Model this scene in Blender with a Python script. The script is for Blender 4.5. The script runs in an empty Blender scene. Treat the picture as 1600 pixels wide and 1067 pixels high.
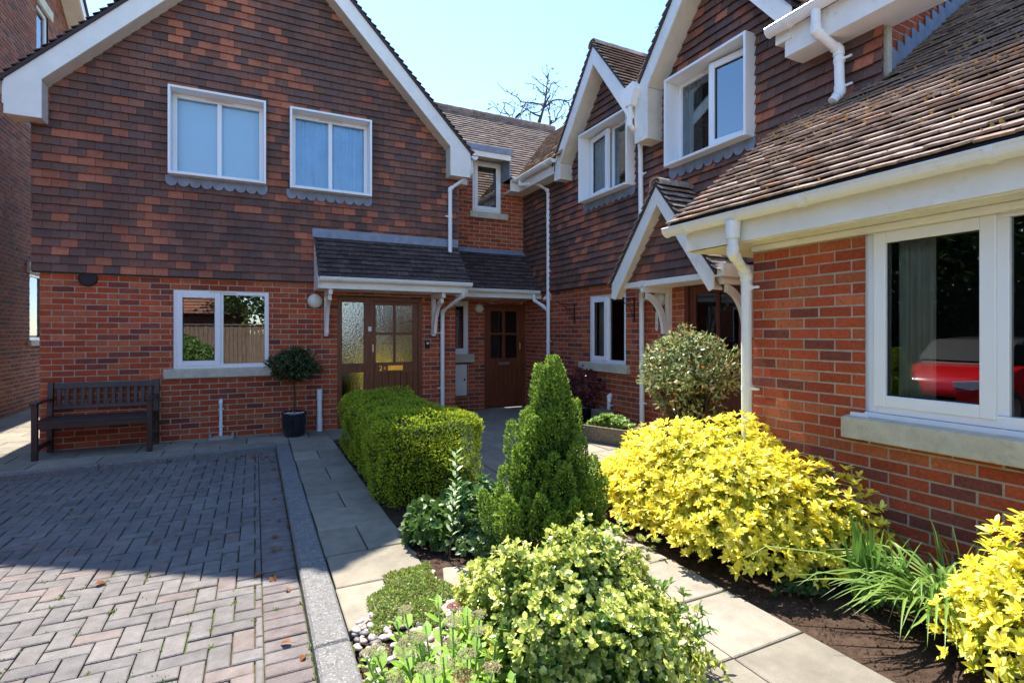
import bpy, math, random
import numpy as np
from mathutils import Vector
random.seed(7)
RNG = np.random.default_rng(11)
R = math.radians
C = bpy.context.scene.collection

# ------------------------------------------------------------------ materials
def _nodes(name):
    m = bpy.data.materials.new(name); m.use_nodes = True
    nt = m.node_tree; b = nt.nodes['Principled BSDF']
    return m, nt, b
def _spec(b, v):
    if 'Specular IOR Level' in b.inputs: b.inputs['Specular IOR Level'].default_value = v

def mat(name, col, rough=.6, spec=.4, var=.12, scale=6., bump=0., bscale=60., metal=0., attr=False, spots=None, coat=0., low=0.):
    """procedural material: base colour (or per-vertex Col) x soft noise mottling, optional spots and bump"""
    m, nt, b = _nodes(name); N = nt.nodes; L = nt.links
    b.inputs['Roughness'].default_value = rough; b.inputs['Metallic'].default_value = metal; _spec(b, spec)
    if coat: b.inputs['Coat Weight'].default_value = coat
    tc = N.new('ShaderNodeTexCoord')
    n1 = N.new('ShaderNodeTexNoise'); n1.inputs['Scale'].default_value = scale; n1.inputs['Detail'].default_value = 6
    n1.inputs['Roughness'].default_value = .65
    L.new(tc.outputs['Object'], n1.inputs['Vector'])
    mr = N.new('ShaderNodeMapRange'); mr.inputs['From Min'].default_value = .3; mr.inputs['From Max'].default_value = .7
    mr.inputs['To Min'].default_value = 1 - var; mr.inputs['To Max'].default_value = 1 + var
    L.new(n1.outputs['Fac'], mr.inputs['Value'])
    mx = N.new('ShaderNodeVectorMath'); mx.operation = 'SCALE'
    if attr:
        at = N.new('ShaderNodeAttribute'); at.attribute_name = 'Col'
        L.new(at.outputs['Color'], mx.inputs[0])
    else:
        mx.inputs[0].default_value = col
    L.new(mr.outputs['Result'], mx.inputs['Scale'])
    out = mx.outputs['Vector']
    if low:      # broad weathering: slow change over metres, streaked downwards
        mp = N.new('ShaderNodeMapping'); mp.inputs['Scale'].default_value = (1.6, 1.6, .55)
        n3 = N.new('ShaderNodeTexNoise'); n3.inputs['Scale'].default_value = 1.1; n3.inputs['Detail'].default_value = 7; n3.inputs['Roughness'].default_value = .62
        L.new(tc.outputs['Object'], mp.inputs[0]); L.new(mp.outputs[0], n3.inputs['Vector'])
        m3 = N.new('ShaderNodeMapRange'); m3.inputs['From Min'].default_value = .3; m3.inputs['From Max'].default_value = .7
        m3.inputs['To Min'].default_value = 1-low; m3.inputs['To Max'].default_value = 1+low*.7; L.new(n3.outputs['Fac'], m3.inputs['Value'])
        x3 = N.new('ShaderNodeVectorMath'); x3.operation = 'SCALE'; L.new(out, x3.inputs[0]); L.new(m3.outputs['Result'], x3.inputs['Scale']); out = x3.outputs['Vector']
    if spots:
        for (sc, lo, hi, scol) in spots:
            n2 = N.new('ShaderNodeTexNoise'); n2.inputs['Scale'].default_value = sc; n2.inputs['Detail'].default_value = 5
            n2.inputs['Roughness'].default_value = .7
            L.new(tc.outputs['Object'], n2.inputs['Vector'])
            r2 = N.new('ShaderNodeMapRange'); r2.inputs['From Min'].default_value = lo; r2.inputs['From Max'].default_value = hi
            L.new(n2.outputs['Fac'], r2.inputs['Value'])
            mm = N.new('ShaderNodeMix'); mm.data_type = 'RGBA'
            L.new(r2.outputs['Result'], mm.inputs['Factor']); L.new(out, mm.inputs['A'])
            mm.inputs['B'].default_value = (*scol, 1); out = mm.outputs['Result']
    L.new(out, b.inputs['Base Color'])
    if bump:
        nb = N.new('ShaderNodeTexNoise'); nb.inputs['Scale'].default_value = bscale; nb.inputs['Detail'].default_value = 6
        L.new(tc.outputs['Object'], nb.inputs['Vector'])
        bp = N.new('ShaderNodeBump'); bp.inputs['Strength'].default_value = bump; bp.inputs['Distance'].default_value = .01
        L.new(nb.outputs['Fac'], bp.inputs['Height']); L.new(bp.outputs['Normal'], b.inputs['Normal'])
    return m

def leafmat(name, trans=.35, rough=.45, spec=.4):
    m, nt, b = _nodes(name); N = nt.nodes; L = nt.links
    at = N.new('ShaderNodeAttribute'); at.attribute_name = 'Col'
    L.new(at.outputs['Color'], b.inputs['Base Color'])
    b.inputs['Roughness'].default_value = rough; _spec(b, spec)
    t = N.new('ShaderNodeBsdfTranslucent'); L.new(at.outputs['Color'], t.inputs['Color'])
    s = N.new('ShaderNodeMixShader'); s.inputs['Fac'].default_value = trans
    L.new(b.outputs[0], s.inputs[1]); L.new(t.outputs[0], s.inputs[2])
    L.new(s.outputs[0], N['Material Output'].inputs['Surface'])
    return m

def glassmat(name, ior=1.9, tint=(.9, .95, .95), wav=0., rough=0., wscale=60., wd=.004, gc=(.95, .97, 1)):
    m, nt, b = _nodes(name); N = nt.nodes; L = nt.links
    N.remove(b)
    g = N.new('ShaderNodeBsdfGlossy'); g.inputs['Roughness'].default_value = rough
    g.inputs['Color'].default_value = (*gc, 1)
    t = N.new('ShaderNodeBsdfTransparent'); t.inputs['Color'].default_value = (*tint, 1)
    f = N.new('ShaderNodeFresnel'); f.inputs['IOR'].default_value = ior
    s = N.new('ShaderNodeMixShader')
    L.new(f.outputs[0], s.inputs['Fac']); L.new(t.outputs[0], s.inputs[1]); L.new(g.outputs[0], s.inputs[2])
    L.new(s.outputs[0], N['Material Output'].inputs['Surface'])
    tc = N.new('ShaderNodeTexCoord'); nb = N.new('ShaderNodeTexNoise'); nb.inputs['Detail'].default_value = 2
    nb.inputs['Scale'].default_value = wscale if wav else 1.3
    L.new(tc.outputs['Object'], nb.inputs['Vector'])
    bp = N.new('ShaderNodeBump'); bp.inputs['Strength'].default_value = wav if wav else .05
    bp.inputs['Distance'].default_value = wd if wav else .01
    L.new(nb.outputs['Fac'], bp.inputs['Height']); L.new(bp.outputs['Normal'], g.inputs['Normal'])
    return m

def woodmat(name, col, dark):
    m, nt, b = _nodes(name); N = nt.nodes; L = nt.links
    tc = N.new('ShaderNodeTexCoord'); mp = N.new('ShaderNodeMapping'); mp.inputs['Scale'].default_value = (30, 30, 2.5)
    n = N.new('ShaderNodeTexNoise'); n.inputs['Scale'].default_value = 1.6; n.inputs['Detail'].default_value = 8
    L.new(tc.outputs['Object'], mp.inputs[0]); L.new(mp.outputs[0], n.inputs['Vector'])
    r = N.new('ShaderNodeValToRGB'); r.color_ramp.elements[0].color = (*dark, 1); r.color_ramp.elements[1].color = (*col, 1)
    r.color_ramp.elements[0].position = .35; r.color_ramp.elements[1].position = .7
    L.new(n.outputs['Fac'], r.inputs[0]); L.new(r.outputs[0], b.inputs['Base Color'])
    b.inputs['Roughness'].default_value = .42
    return m

M = {}
M['brick'] = mat('brick_red', 0, .85, .2, .28, 45, .5, 120, attr=True, spots=[(16, .60, .78, (.16, .045, .025)), (70, .66, .8, (.42, .22, .13))], low=.24)
M['mortar'] = mat('mortar', (.42, .35, .26), .95, .1, .2, 20, .4, 200)
M['hung'] = mat('hung_clay_tile', 0, .75, .3, .2, 30, .4, 90, attr=True, spots=[(9, .64, .8, (.10, .07, .06))], low=.25)
M['rooft'] = mat('roof_clay_tile', 0, .9, .15, .35, 26, .6, 90, attr=True,
    spots=[(5, .56, .72, (.21, .16, .11)), (14, .64, .70, (.34, .20, .045)), (30, .66, .74, (.30, .29, .20))], low=.2)
M['rooftdark'] = mat('roof_dark_tile', 0, .85, .2, .35, 20, .6, 70, attr=True, spots=[(38, .635, .66, (.42, .43, .40)), (6, .6, .75, (.05, .055, .045))])
M['rooftpale'] = mat('roof_weathered_tile', 0, .9, .15, .3, 12, .6, 70, attr=True, spots=[(3, .55, .8, (.22, .19, .15))])
M['under'] = mat('roof_underlay', (.05, .04, .038), .9)
M['upvc'] = mat('white_upvc', (.80, .80, .78), .32, .5, .03, 3, spots=[(9, .60, .8, (.58, .56, .50)), (3, .60, .75, (.68, .66, .61))])
M['upvc_frame'] = mat('white_window_upvc', (.82, .82, .82), .28, .5, .02, 3)
M['wpaint'] = mat('white_painted_wood', (.78, .76, .70), .5, .4, .06, 5, .08, 30, spots=[(7, .60, .8, (.58, .53, .44)), (2.2, .60, .72, (.66, .63, .55))])
M['soffit'] = mat('soffit_board', (.66, .58, .47), .6, .3, .1, 5)
M['stone'] = mat('cast_stone', (.52, .47, .36), .9, .2, .18, 10, .3, 90, spots=[(6, .58, .8, (.22, .20, .17))])
M['lead'] = mat('lead_sheet', (.20, .235, .31), .5, .5, .25, 8, .15, 30)
M['wood'] = woodmat('stained_timber', (.21, .055, .020), (.11, .027, .010))
M['wood2'] = woodmat('dark_stained_timber', (.15, .038, .015), (.08, .020, .009))
M['bench'] = woodmat('weathered_bench_wood', (.046, .031, .025), (.018, .013, .011))
M['glass'] = glassmat('window_glass', 1.75)
M['glassb'] = glassmat('bright_window_glass', 1.9, (.95, .98, 1), gc=(.74, .90, 1))
M['glassr'] = glassmat('right_window_glass', 2.8, (.8, .9, 1), gc=(.80, .93, 1))
M['glassw'] = glassmat('wing_window_glass', 2.2, (.85, .92, .9))
M['glasso'] = glassmat('obscured_glass', 2.9, (.25, .3, .27), .55, .02, 42., .004)
M['glassl'] = glassmat('left_window_glass', 2.9, (.7, .8, .8))
M['dark'] = mat('room_shade_black', (.035, .035, .04), .9)  # near-black: the shade indoors is put into the colour
M['curtain'] = mat('curtain_cloth', (.80, .80, .70), .9, .1, .06, 8)
M['net'] = mat('net_blind', (.62, .78, .88), .9, .1, .03, 2)
M['net2'] = mat('blue_voile', (.40, .62, .82), .9, .1, .12, 3)
M['brass'] = mat('brass', (.75, .48, .14), .3, .5, .1, 30, metal=1)
M['steel'] = mat('steel', (.6, .6, .6), .35, .5, .05, 30, metal=1)
M['black'] = mat('black_plastic', (.010, .010, .011), .5, .3)
M['potb'] = mat('black_glazed_pot', (.012, .013, .018), .12, .6, .1, 5, coat=.5)
M['iron'] = mat('black_iron', (.02, .018, .018), .6)
M['lamp'] = mat('opal_lamp_glass', (.70, .72, .60), .25, .5, .05, 8)
M['meter'] = mat('grp_meter_box', (.70, .69, .66), .5, .4, .05, 5)
M['concrete'] = mat('concrete', (.33, .30, .25), .95, .1, .2, 12, .4, 150, spots=[(30, .6, .8, (.2, .19, .17))])
M['slab'] = mat('paving_slab', 0, .93, .15, .16, 9, .35, 180, attr=True, spots=[(4, .60, .8, (.26, .23, .19)), (90, .66, .78, (.18, .165, .14))], low=.22)
M['kerb'] = mat('aggregate_kerb', (.19, .18, .17), .95, .15, .25, 18, .9, 160, spots=[(95, .54, .62, (.38, .36, .34)), (60, .58, .66, (.09, .085, .08)), (3, .5, .7, (.17, .17, .165))])
M['paver'] = mat('block_paver', 0, .93, .15, .2, 14, .6, 170, attr=True, spots=[(120, .62, .74, (.46, .42, .38)), (3, .60, .8, (.12, .11, .10))], low=.22)
M['sand'] = mat('joint_sand', (.075, .055, .035), 1, .05, .4, 20, .5, 200, spots=[(4, .48, .60, (.06, .11, .02))])
M['soil'] = mat('soil', (.060, .038, .027), 1, .05, .45, 14, 1., 60, spots=[(90, .67, .72, (.30, .24, .19))])
M['ground'] = mat('ground', (.16, .15, .13), 1, .05, .3, 2)
M['leaf'] = leafmat('leaf'); M['waxy'] = leafmat('waxy_leaf', .25, .28, .55); M['needle'] = leafmat('needle_leaf', .35, .6, .25)
M['bark'] = mat('bark', (.07, .05, .035), .95, .1, .3, 20, .8, 60)
M['deadwood'] = mat('dead_wood', (.075, .068, .07), .95, .1, .3, 5)
M['pebble'] = mat('pebble', 0, .6, .4, .15, 40, attr=True)
M['trough'] = mat('wicker_stone', (.20, .17, .12), .95, .1, .35, 30, 1., 90)
M['carred'] = mat('red_car_paint', (.85, .010, .015), .2, .6, .02, 2, coat=1)
M['fencew'] = woodmat('fence_wood', (.26, .18, .12), (.14, .10, .07))
M['rubber'] = mat('rubber', (.02, .02, .02), .8)
M['headlamp'] = mat('headlamp_glass', (.62, .68, .75), .08, .8, .1, 20, coat=1)
M['fired'] = mat('flower_pink', 0, .7, .2, .1, 20, attr=True)

# ------------------------------------------------------------------ mesh builder
class Basis:
    def __init__(s, O, U, V):
        s.O = np.array(O, float); s.U = np.array(U, float); s.V = np.array(V, float)
        s.U /= np.linalg.norm(s.U); s.V /= np.linalg.norm(s.V); s.N = np.cross(s.U, s.V)
    def __call__(s, u, v, w=0.): return tuple(s.O + u*s.U + v*s.V + w*s.N)
W = Basis((0, 0, 0), (1, 0, 0), (0, 1, 0))
def FY(y): return Basis((0, y, 0), (1, 0, 0), (0, 0, 1))        # wall facing -Y, u = X, v = Z
def FX(x): return Basis((x, 0, 0), (0, -1, 0), (0, 0, 1))       # wall facing -X, u = -Y, v = Z

class MB:
    def __init__(s): s.v = []; s.f = []; s.mi = []; s.c = []
    def add(s, verts, faces, mi=0, col=(1, 1, 1)):
        o = len(s.v); s.v.extend(verts); s.c.extend([col]*len(verts))
        for f in faces: s.f.append(tuple(i+o for i in f)); s.mi.append(mi)
        return s
    def box(s, b, u0, u1, v0, v1, w0, w1, mi=0, col=(1, 1, 1), ch=0.):
        P = [b(u, v, w) for w in (w0, w1) for v in (v0, v1) for u in (u0, u1)]
        if not ch:
            return s.add(P, [(0, 2, 3, 1), (4, 5, 7, 6), (0, 1, 5, 4), (2, 6, 7, 3), (0, 4, 6, 2), (1, 3, 7, 5)], mi, col)
        q = [b(u, v, w1-ch) for v in (v0, v1) for u in (u0, u1)]
        t = [b(u, v, w1) for v in (v0+ch, v1-ch) for u in (u0+ch, u1-ch)]
        V_ = P[:4]+q+t
        return s.add(V_, [(0, 2, 3, 1), (0, 1, 5, 4), (2, 6, 7, 3), (0, 4, 6, 2), (1, 3, 7, 5),
                          (4, 5, 9, 8), (6, 10, 11, 7), (4, 8, 10, 6), (5, 7, 11, 9), (8, 9, 11, 10)], mi, col)
    def prism(s, b, poly, w0, w1, mi=0, col=(1, 1, 1)):
        n = len(poly); a = sum(poly[i][0]*poly[(i+1) % n][1]-poly[(i+1) % n][0]*poly[i][1] for i in range(n))
        if a < 0: poly = poly[::-1]
        V_ = [b(u, v, w0) for u, v in poly]+[b(u, v, w1) for u, v in poly]
        F = [tuple(range(n))[::-1], tuple(range(n, 2*n))]+[(i, (i+1) % n, n+(i+1) % n, n+i) for i in range(n)]
        return s.add(V_, F, mi, col)
    def poly(s, b, poly, w=0., mi=0, col=(1, 1, 1)):
        return s.add([b(u, v, w) for u, v in poly], [tuple(range(len(poly)))], mi, col)
    def tube(s, pts, r, n=10, mi=0, col=(1, 1, 1), cap=True):
        pts = [np.array(p, float) for p in pts]; rs = r if hasattr(r, '__len__') else [r]*len(pts)
        V_ = []; up = None
        for i, p in enumerate(pts):
            d = pts[min(i+1, len(pts)-1)]-pts[max(i-1, 0)]; d /= max(np.linalg.norm(d), 1e-9)
            if up is None:
                up = np.array((0, 0, 1.)) if abs(d[2]) < .9 else np.array((1., 0, 0))
            x = np.cross(up, d); x /= max(np.linalg.norm(x), 1e-9); up = np.cross(d, x)
            V_ += [tuple(p+rs[i]*(math.cos(a)*x+math.sin(a)*up)) for a in (2*math.pi*k/n for k in range(n))]
        F = []
        for i in range(len(pts)-1):
            for k in range(n): F.append((i*n+k, i*n+(k+1) % n, (i+1)*n+(k+1) % n, (i+1)*n+k))
        if cap: F += [tuple(range(n))[::-1], tuple(range((len(pts)-1)*n, len(pts)*n))]
        return s.add(V_, F, mi, col)
    def lathe(s, c, prof, n=28, mi=0, axis='z', col=(1, 1, 1)):
        V_ = []
        for r, h in prof:
            for k in range(n):
                a = 2*math.pi*k/n; x = r*math.cos(a); y = r*math.sin(a)
                V_.append((c[0]+x, c[1]+y, c[2]+h) if axis == 'z' else
                          (c[0]+x, c[1]-h, c[2]+y) if axis == '-y' else (c[0]-h, c[1]-x, c[2]+y))
        F = [(i*n+k, i*n+(k+1) % n, (i+1)*n+(k+1) % n, (i+1)*n+k) for i in range(len(prof)-1) for k in range(n)]
        return s.add(V_, F, mi, col)
    def build(s, name, mats, parent=None, smooth=False, bevel=0.):
        me = bpy.data.meshes.new(name); me.from_pydata(s.v, [], s.f)
        for m in (mats if isinstance(mats, (list, tuple)) else [mats]): me.materials.append(m)
        me.polygons.foreach_set('material_index', s.mi)
        ca = me.color_attributes.new('Col', 'FLOAT_COLOR', 'POINT')
        cc = np.ones((len(s.v), 4), np.float32); cc[:, :3] = np.array(s.c, np.float32).reshape(-1, 3)
        ca.data.foreach_set('color', cc.ravel())
        if smooth: me.polygons.foreach_set('use_smooth', [True]*len(s.f))
        me.update()
        o = bpy.data.objects.new(name, me); C.objects.link(o)
        if parent: o.parent = parent
        if bevel:
            bv = o.modifiers.new('bevel', 'BEVEL'); bv.width = bevel; bv.segments = 2; bv.limit_method = 'ANGLE'; bv.angle_limit = R(40)
        return o

def tag(o, label=None, cat=None, group=None, kind=None):
    if label: o['label'] = label
    if cat: o['category'] = cat
    if group: o['group'] = group
    if kind: o['kind'] = kind
    return o
def thing(name, label, cat, group=None, loc=None):
    o = bpy.data.objects.new(name, None); o.empty_display_size = .1; C.objects.link(o)
    if loc is not None: o.location = loc
    return tag(o, label, cat, group)
def re_base(t, loc):
    """put a thing's Empty at its base without moving its parts"""
    t.location = loc
    for ch in t.children: ch.location = (ch.location[0]-loc[0], ch.location[1]-loc[1], ch.location[2]-loc[2])

# ------------------------------------------------------------------ cell surfaces (bricks, tiles, pavers)
def clip(poly, a, b, c):
    """keep a*u+b*v<=c"""
    out = []; n = len(poly)
    for i in range(n):
        p, q = poly[i], poly[(i+1) % n]
        dp = a*p[0]+b*p[1]-c; dq = a*q[0]+b*q[1]-c
        if dp <= 0: out.append(p)
        if (dp < 0 < dq) or (dq < 0 < dp):
            t = dp/(dp-dq); out.append((p[0]+t*(q[0]-p[0]), p[1]+t*(q[1]-p[1])))
    return out
def ccw(poly):
    n = len(poly); a = sum(poly[i][0]*poly[(i+1) % n][1]-poly[(i+1) % n][0]*poly[i][1] for i in range(n))
    return poly if a > 0 else poly[::-1]
def area(p):
    n = len(p); return abs(sum(p[i][0]*p[(i+1) % n][1]-p[(i+1) % n][0]*p[i][1] for i in range(n)))/2
def clip_convex(poly, conv):
    n = len(conv)
    for i in range(n):
        (x0, y0), (x1, y1) = conv[i], conv[(i+1) % n]
        a, b = (y1-y0), -(x1-x0); c = a*x0+b*y0
        poly = clip(poly, a, b, c)
        if len(poly) < 3: return []
    return poly
def minus(poly, h):
    u0, u1, v0, v1 = h; out = []
    us = [p[0] for p in poly]; vs = [p[1] for p in poly]
    if max(us) <= u0 or min(us) >= u1 or max(vs) <= v0 or min(vs) >= v1: return [poly]
    for (a, b, c) in ((1, 0, u0), (-1, 0, -u1), (0, 1, v0), (0, -1, -v1)):
        q = clip(poly, a, b, c)
        if len(q) > 2 and area(q) > 1e-6: out.append(q)
        poly = clip(poly, -a, -b, -c)
        if len(poly) < 3: break
    return out
def pieces(cell, polys, holes):
    out = []
    for cv in polys:
        p = clip_convex(cell, cv)
        if len(p) < 3 or area(p) < 1e-6: continue
        L = [p]
        for h in holes: L = [q for r_ in L for q in minus(r_, h)]
        out += L
    return out
def frustum(mb, b, p, w0, wtop, ch, mi, col, thick=None):
    """polygon p raised to wtop(u,v) with a chamfer"""
    n = len(p); cx = sum(q[0] for q in p)/n; cy = sum(q[1] for q in p)/n
    inn = []
    for (u, v) in p:
        du, dv = cx-u, cy-v
        inn.append((u+math.copysign(min(abs(du), ch), du), v+math.copysign(min(abs(dv), ch), dv)))
    V_ = [b(u, v, w0 if thick is None else wtop(u, v)-thick) for u, v in p]+[b(u, v, wtop(u, v)-ch*.7) for u, v in p]+[b(u, v, wtop(u, v)) for u, v in inn]
    F = [(i, (i+1) % n, n+(i+1) % n, n+i) for i in range(n)]+[(n+i, n+(i+1) % n, 2*n+(i+1) % n, 2*n+i) for i in range(n)]+[tuple(range(2*n, 3*n))]
    mb.add(V_, F, mi, col)

def mixc(a, b, t): return tuple(a[i]*(1-t)+b[i]*t for i in range(3))
def brickcol(rs):
    t = rs.random()
    c = mixc((.44, .086, .032), (.33, .062, .028), rs.random())
    if t > .88: c = mixc((.24, .060, .038), (.18, .052, .038), rs.random())
    elif t < .24: c = mixc((.46, .125, .055), (.40, .105, .045), rs.random())
    f = .86+.28*rs.random(); return (c[0]*f, c[1]*f, c[2]*f)
def hungcol(rs, s=0):
    t = rs.random()+s
    if t < .55: c = mixc((.175, .086, .062), (.112, .070, .062), rs.random())
    elif t < .82: c = mixc((.225, .098, .068), (.17, .078, .058), rs.random())
    else: c = mixc((.41, .140, .078), (.31, .105, .060), rs.random())
    f = .85+.3*rs.random(); return (c[0]*f, c[1]*f, c[2]*f)
def roofcol(rs, s=0):
    c = mixc((.39, .30, .25), (.27, .21, .18), rs.random())
    if rs.random() < .15: c = mixc((.34, .20, .135), c, rs.random())
    f = .8+.4*rs.random(); return (c[0]*f, c[1]*f, c[2]*f)
def darkcol(rs, s=0):
    c = mixc((.060, .046, .044), (.105, .072, .062), rs.random()); f = .75+.5*rs.random(); return (c[0]*f, c[1]*f, c[2]*f)
def palecol(rs, s=0):
    c = mixc((.27, .195, .15), (.19, .14, .115), rs.random()); f = .8+.4*rs.random(); return (c[0]*f, c[1]*f, c[2]*f)

def bounds(polys):
    us = [p[0] for q in polys for p in q]; vs = [p[1] for q in polys for p in q]
    return min(us), max(us), min(vs), max(vs)
def brickwork(mb, b, polys, holes=(), seed=1, cf=(1, 1, 1), mi_b=0, mi_m=1, v_off=0.):
    polys = [ccw(p) for p in polys]; rs = random.Random(seed)
    u0, u1, v0, v1 = bounds(polys)
    for p in polys:
        L = [p]
        for h in holes: L = [q for r_ in L for q in minus(r_, h)]
        for q in L: mb.poly(b, q, 0., mi_m)
    j0 = int(math.floor((v0-v_off)/.075)); j1 = int(math.ceil((v1-v_off)/.075))
    for j in range(j0, j1):
        off = .1125*(j % 2)
        for i in range(int(math.floor((u0-off)/.225)), int(math.ceil((u1-off)/.225))+1):
            a = i*.225+off+.006+rs.uniform(-.0015, .0015); c = v_off+j*.075+.006+rs.uniform(-.001, .001)
            cell = [(a, c), (a+.213, c+rs.uniform(-.0012, .0012)), (a+.213, c+.063+rs.uniform(-.0012, .0012)), (a, c+.063)]
            col = brickcol(rs); col = (col[0]*cf[0], col[1]*cf[1], col[2]*cf[2]); d = .003+rs.random()*.003
            for q in pieces(cell, polys, holes):
                if area(q) > 2e-4: frustum(mb, b, q, 0, lambda u, v: d, .0025, mi_b, col)
def tilework(mb, b, polys, holes=(), seed=1, w=.165, g=.1, t0=.02, t1=.004, base=0., colf=hungcol, mi_t=0, mi_u=1, v_off=0., jit=.002, under=True, gapj=.0015, thick=None):
    polys = [ccw(p) for p in polys]; rs = random.Random(seed)
    u0, u1, v0, v1 = bounds(polys)
    if under:
        for p in polys:
            L = [p]
            for h in holes: L = [q for r_ in L for q in minus(r_, h)]
            for q in L: mb.poly(b, q, base, mi_u)
    for j in range(int(math.floor((v0-v_off)/g)), int(math.ceil((v1-v_off)/g))):
        off = w/2*(j % 2)
        for i in range(int(math.floor((u0-off)/w)), int(math.ceil((u1-off)/w))+1):
            a = i*w+off+gapj; c = v_off+j*g; s0 = rs.uniform(-jit, jit); sk = rs.uniform(-jit, jit); k = rs.uniform(-jit, jit)
            cell = [(a, c+s0), (a+w-2*gapj, c+s0+k), (a+w-2*gapj, c+g+.004), (a, c+g+.004)]
            col = colf(rs, .15*math.sin(a*2.1+c*1.3+seed)+.13*math.sin(a*5.3-c*4.1+seed)+.08*math.sin(c*9+a*3)); lift = rs.uniform(0, jit*1.5)
            f = lambda u, v, a=a, c=c, sk=sk, lift=lift: base+lift*(1-(v-c)/g)+t1+(t0-t1)*(1-(v-c)/g)+sk*((u-a)/w-.5)
            for q in pieces(cell, polys, holes):
                if area(q) > 3e-4: frustum(mb, b, q, base-.001, f, .002, mi_t, col, thick)

# ------------------------------------------------------------------ leaves
T_OVAL = (np.array([(0, 0, 0), (.3, -.42, .07), (.3, 0, 0), (.3, .42, .07), (.7, -.4, .04), (.7, 0, -.03), (.7, .4, .04), (1, 0, -.08)]),
          [(0, 1, 2), (0, 2, 3), (1, 4, 5, 2), (2, 5, 6, 3), (4, 7, 5), (5, 7, 6)])
T_DIA = (np.array([(0, 0, 0), (.5, -.5, .08), (1, 0, 0), (.5, .5, .08)]), [(0, 1, 2, 3)])
T_BLADE = (np.array([(0, -.4, 0), (0, .4, 0), (.33, -.5, .05), (.33, .5, .05), (.67, -.38, .02), (.67, .38, .02), (1, 0, -.08)]),
           [(0, 2, 3, 1), (2, 4, 5, 3), (4, 6, 5)])
def unit(a): return a/np.maximum(np.linalg.norm(a, axis=-1, keepdims=True), 1e-9)
def leaves(name, P, D, Nn, L, Wd, col, tpl, mtl, parent=None, smooth=False):
    P = np.asarray(P, float); n = len(P); D = unit(D)
    Y = unit(np.cross(Nn, D)); Z = np.cross(D, Y); T, F = tpl; k = len(T)
    L = np.broadcast_to(L, (n,)); Wd = np.broadcast_to(Wd, (n,))
    V_ = (P[:, None, :]+T[None, :, 0:1]*(L[:, None, None])*D[:, None, :]+T[None, :, 1:2]*Wd[:, None, None]*Y[:, None, :]
          + T[None, :, 2:3]*L[:, None, None]*Z[:, None, :]).reshape(-1, 3)
    col = np.broadcast_to(col, (n, 3)); cc = np.ones((n*k, 4), np.float32); cc[:, :3] = np.repeat(np.clip(col, 0, 1), k, 0)
    lens = np.array([len(f) for f in F]); loops = np.concatenate([np.array(f) for f in F])
    al = (np.arange(n)[:, None]*k+loops[None, :]).ravel(); tot = np.tile(lens, n); st = np.concatenate([[0], np.cumsum(tot)[:-1]])
    me = bpy.data.meshes.new(name)
    me.vertices.add(len(V_)); me.vertices.foreach_set('co', V_.astype(np.float32).ravel())
    me.loops.add(len(al)); me.loops.foreach_set('vertex_index', al.astype(np.int32))
    me.polygons.add(len(tot)); me.polygons.foreach_set('loop_start', st.astype(np.int32)); me.polygons.foreach_set('loop_total', tot.astype(np.int32))
    me.update(calc_edges=True); me.materials.append(mtl)
    ca = me.color_attributes.new('Col', 'FLOAT_COLOR', 'POINT'); ca.data.foreach_set('color', cc.ravel())
    if smooth: me.polygons.foreach_set('use_smooth', [True]*len(tot))
    o = bpy.data.objects.new(name, me); C.objects.link(o)
    if parent: o.parent = parent
    return o
def rdir(n): return unit(RNG.normal(size=(n, 3)))
def lump(d, seed, amp=.12, fr=3.):
    r = np.random.default_rng(seed); s = np.zeros(len(d))
    for _ in range(7):
        k = r.normal(size=3)*fr; s += np.sin(d@k+r.uniform(0, 6))
    return 1+amp*s/2.6
def colmix(a, b, t): return np.asarray(a)[None]*(1-t[:, None])+np.asarray(b)[None]*t[:, None]
def rosette(C0, A, nl, L, Wd, ang, colf, jl=.25):
    """nl leaves round each axis A from each centre C0"""
    n = len(C0); A = unit(A); ref = rdir(n); X = unit(np.cross(A, ref)); Y = np.cross(A, X)
    Ps, Ds, Ns, Ls, Ws, Cs = [], [], [], [], [], []
    for k in range(nl):
        a = 2*math.pi*(k+RNG.uniform(-.2, .2, n))/nl*1.0 + (k//3)*.6
        e = R(ang)*RNG.uniform(.6, 1.35, n) if k < nl-1 else R(ang)*.35*np.ones(n)
        rad = np.cos(a)[:, None]*X+np.sin(a)[:, None]*Y
        d = np.cos(e)[:, None]*A+np.sin(e)[:, None]*rad
        nn = np.sin(e)[:, None]*A-np.cos(e)[:, None]*rad
        Ps.append(C0-A*(L*.12*(k % 3))[:, None] if hasattr(L, '__len__') else C0-A*(L*.12*(k % 3))); Ds.append(d); Ns.append(nn+.25*rdir(n))
        s = RNG.uniform(1-jl, 1+jl, n); Ls.append(L*s); Ws.append(Wd*s); Cs.append(colf(n, k))
    cat = np.concatenate
    return cat(Ps), cat(Ds), cat(Ns), cat(Ls), cat(Ws), cat(Cs)
def stems(name, base, tips, r, mtl, parent, seed=1):
    mb = MB(); rs = random.Random(seed)
    for t in tips:
        b = np.array(base)+np.array([rs.uniform(-.04, .04), rs.uniform(-.04, .04), 0]); t = np.array(t)
        m1 = b*.6+t*.4+np.array([rs.uniform(-.05, .05), rs.uniform(-.05, .05), .05]); m2 = b*.25+t*.75+np.array([rs.uniform(-.04, .04), rs.uniform(-.04, .04), .03])
        mb.tube([b, m1, m2, t], [r, r*.75, r*.5, r*.25], 6)
    return mb.build(name, mtl, parent, smooth=True)
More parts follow.
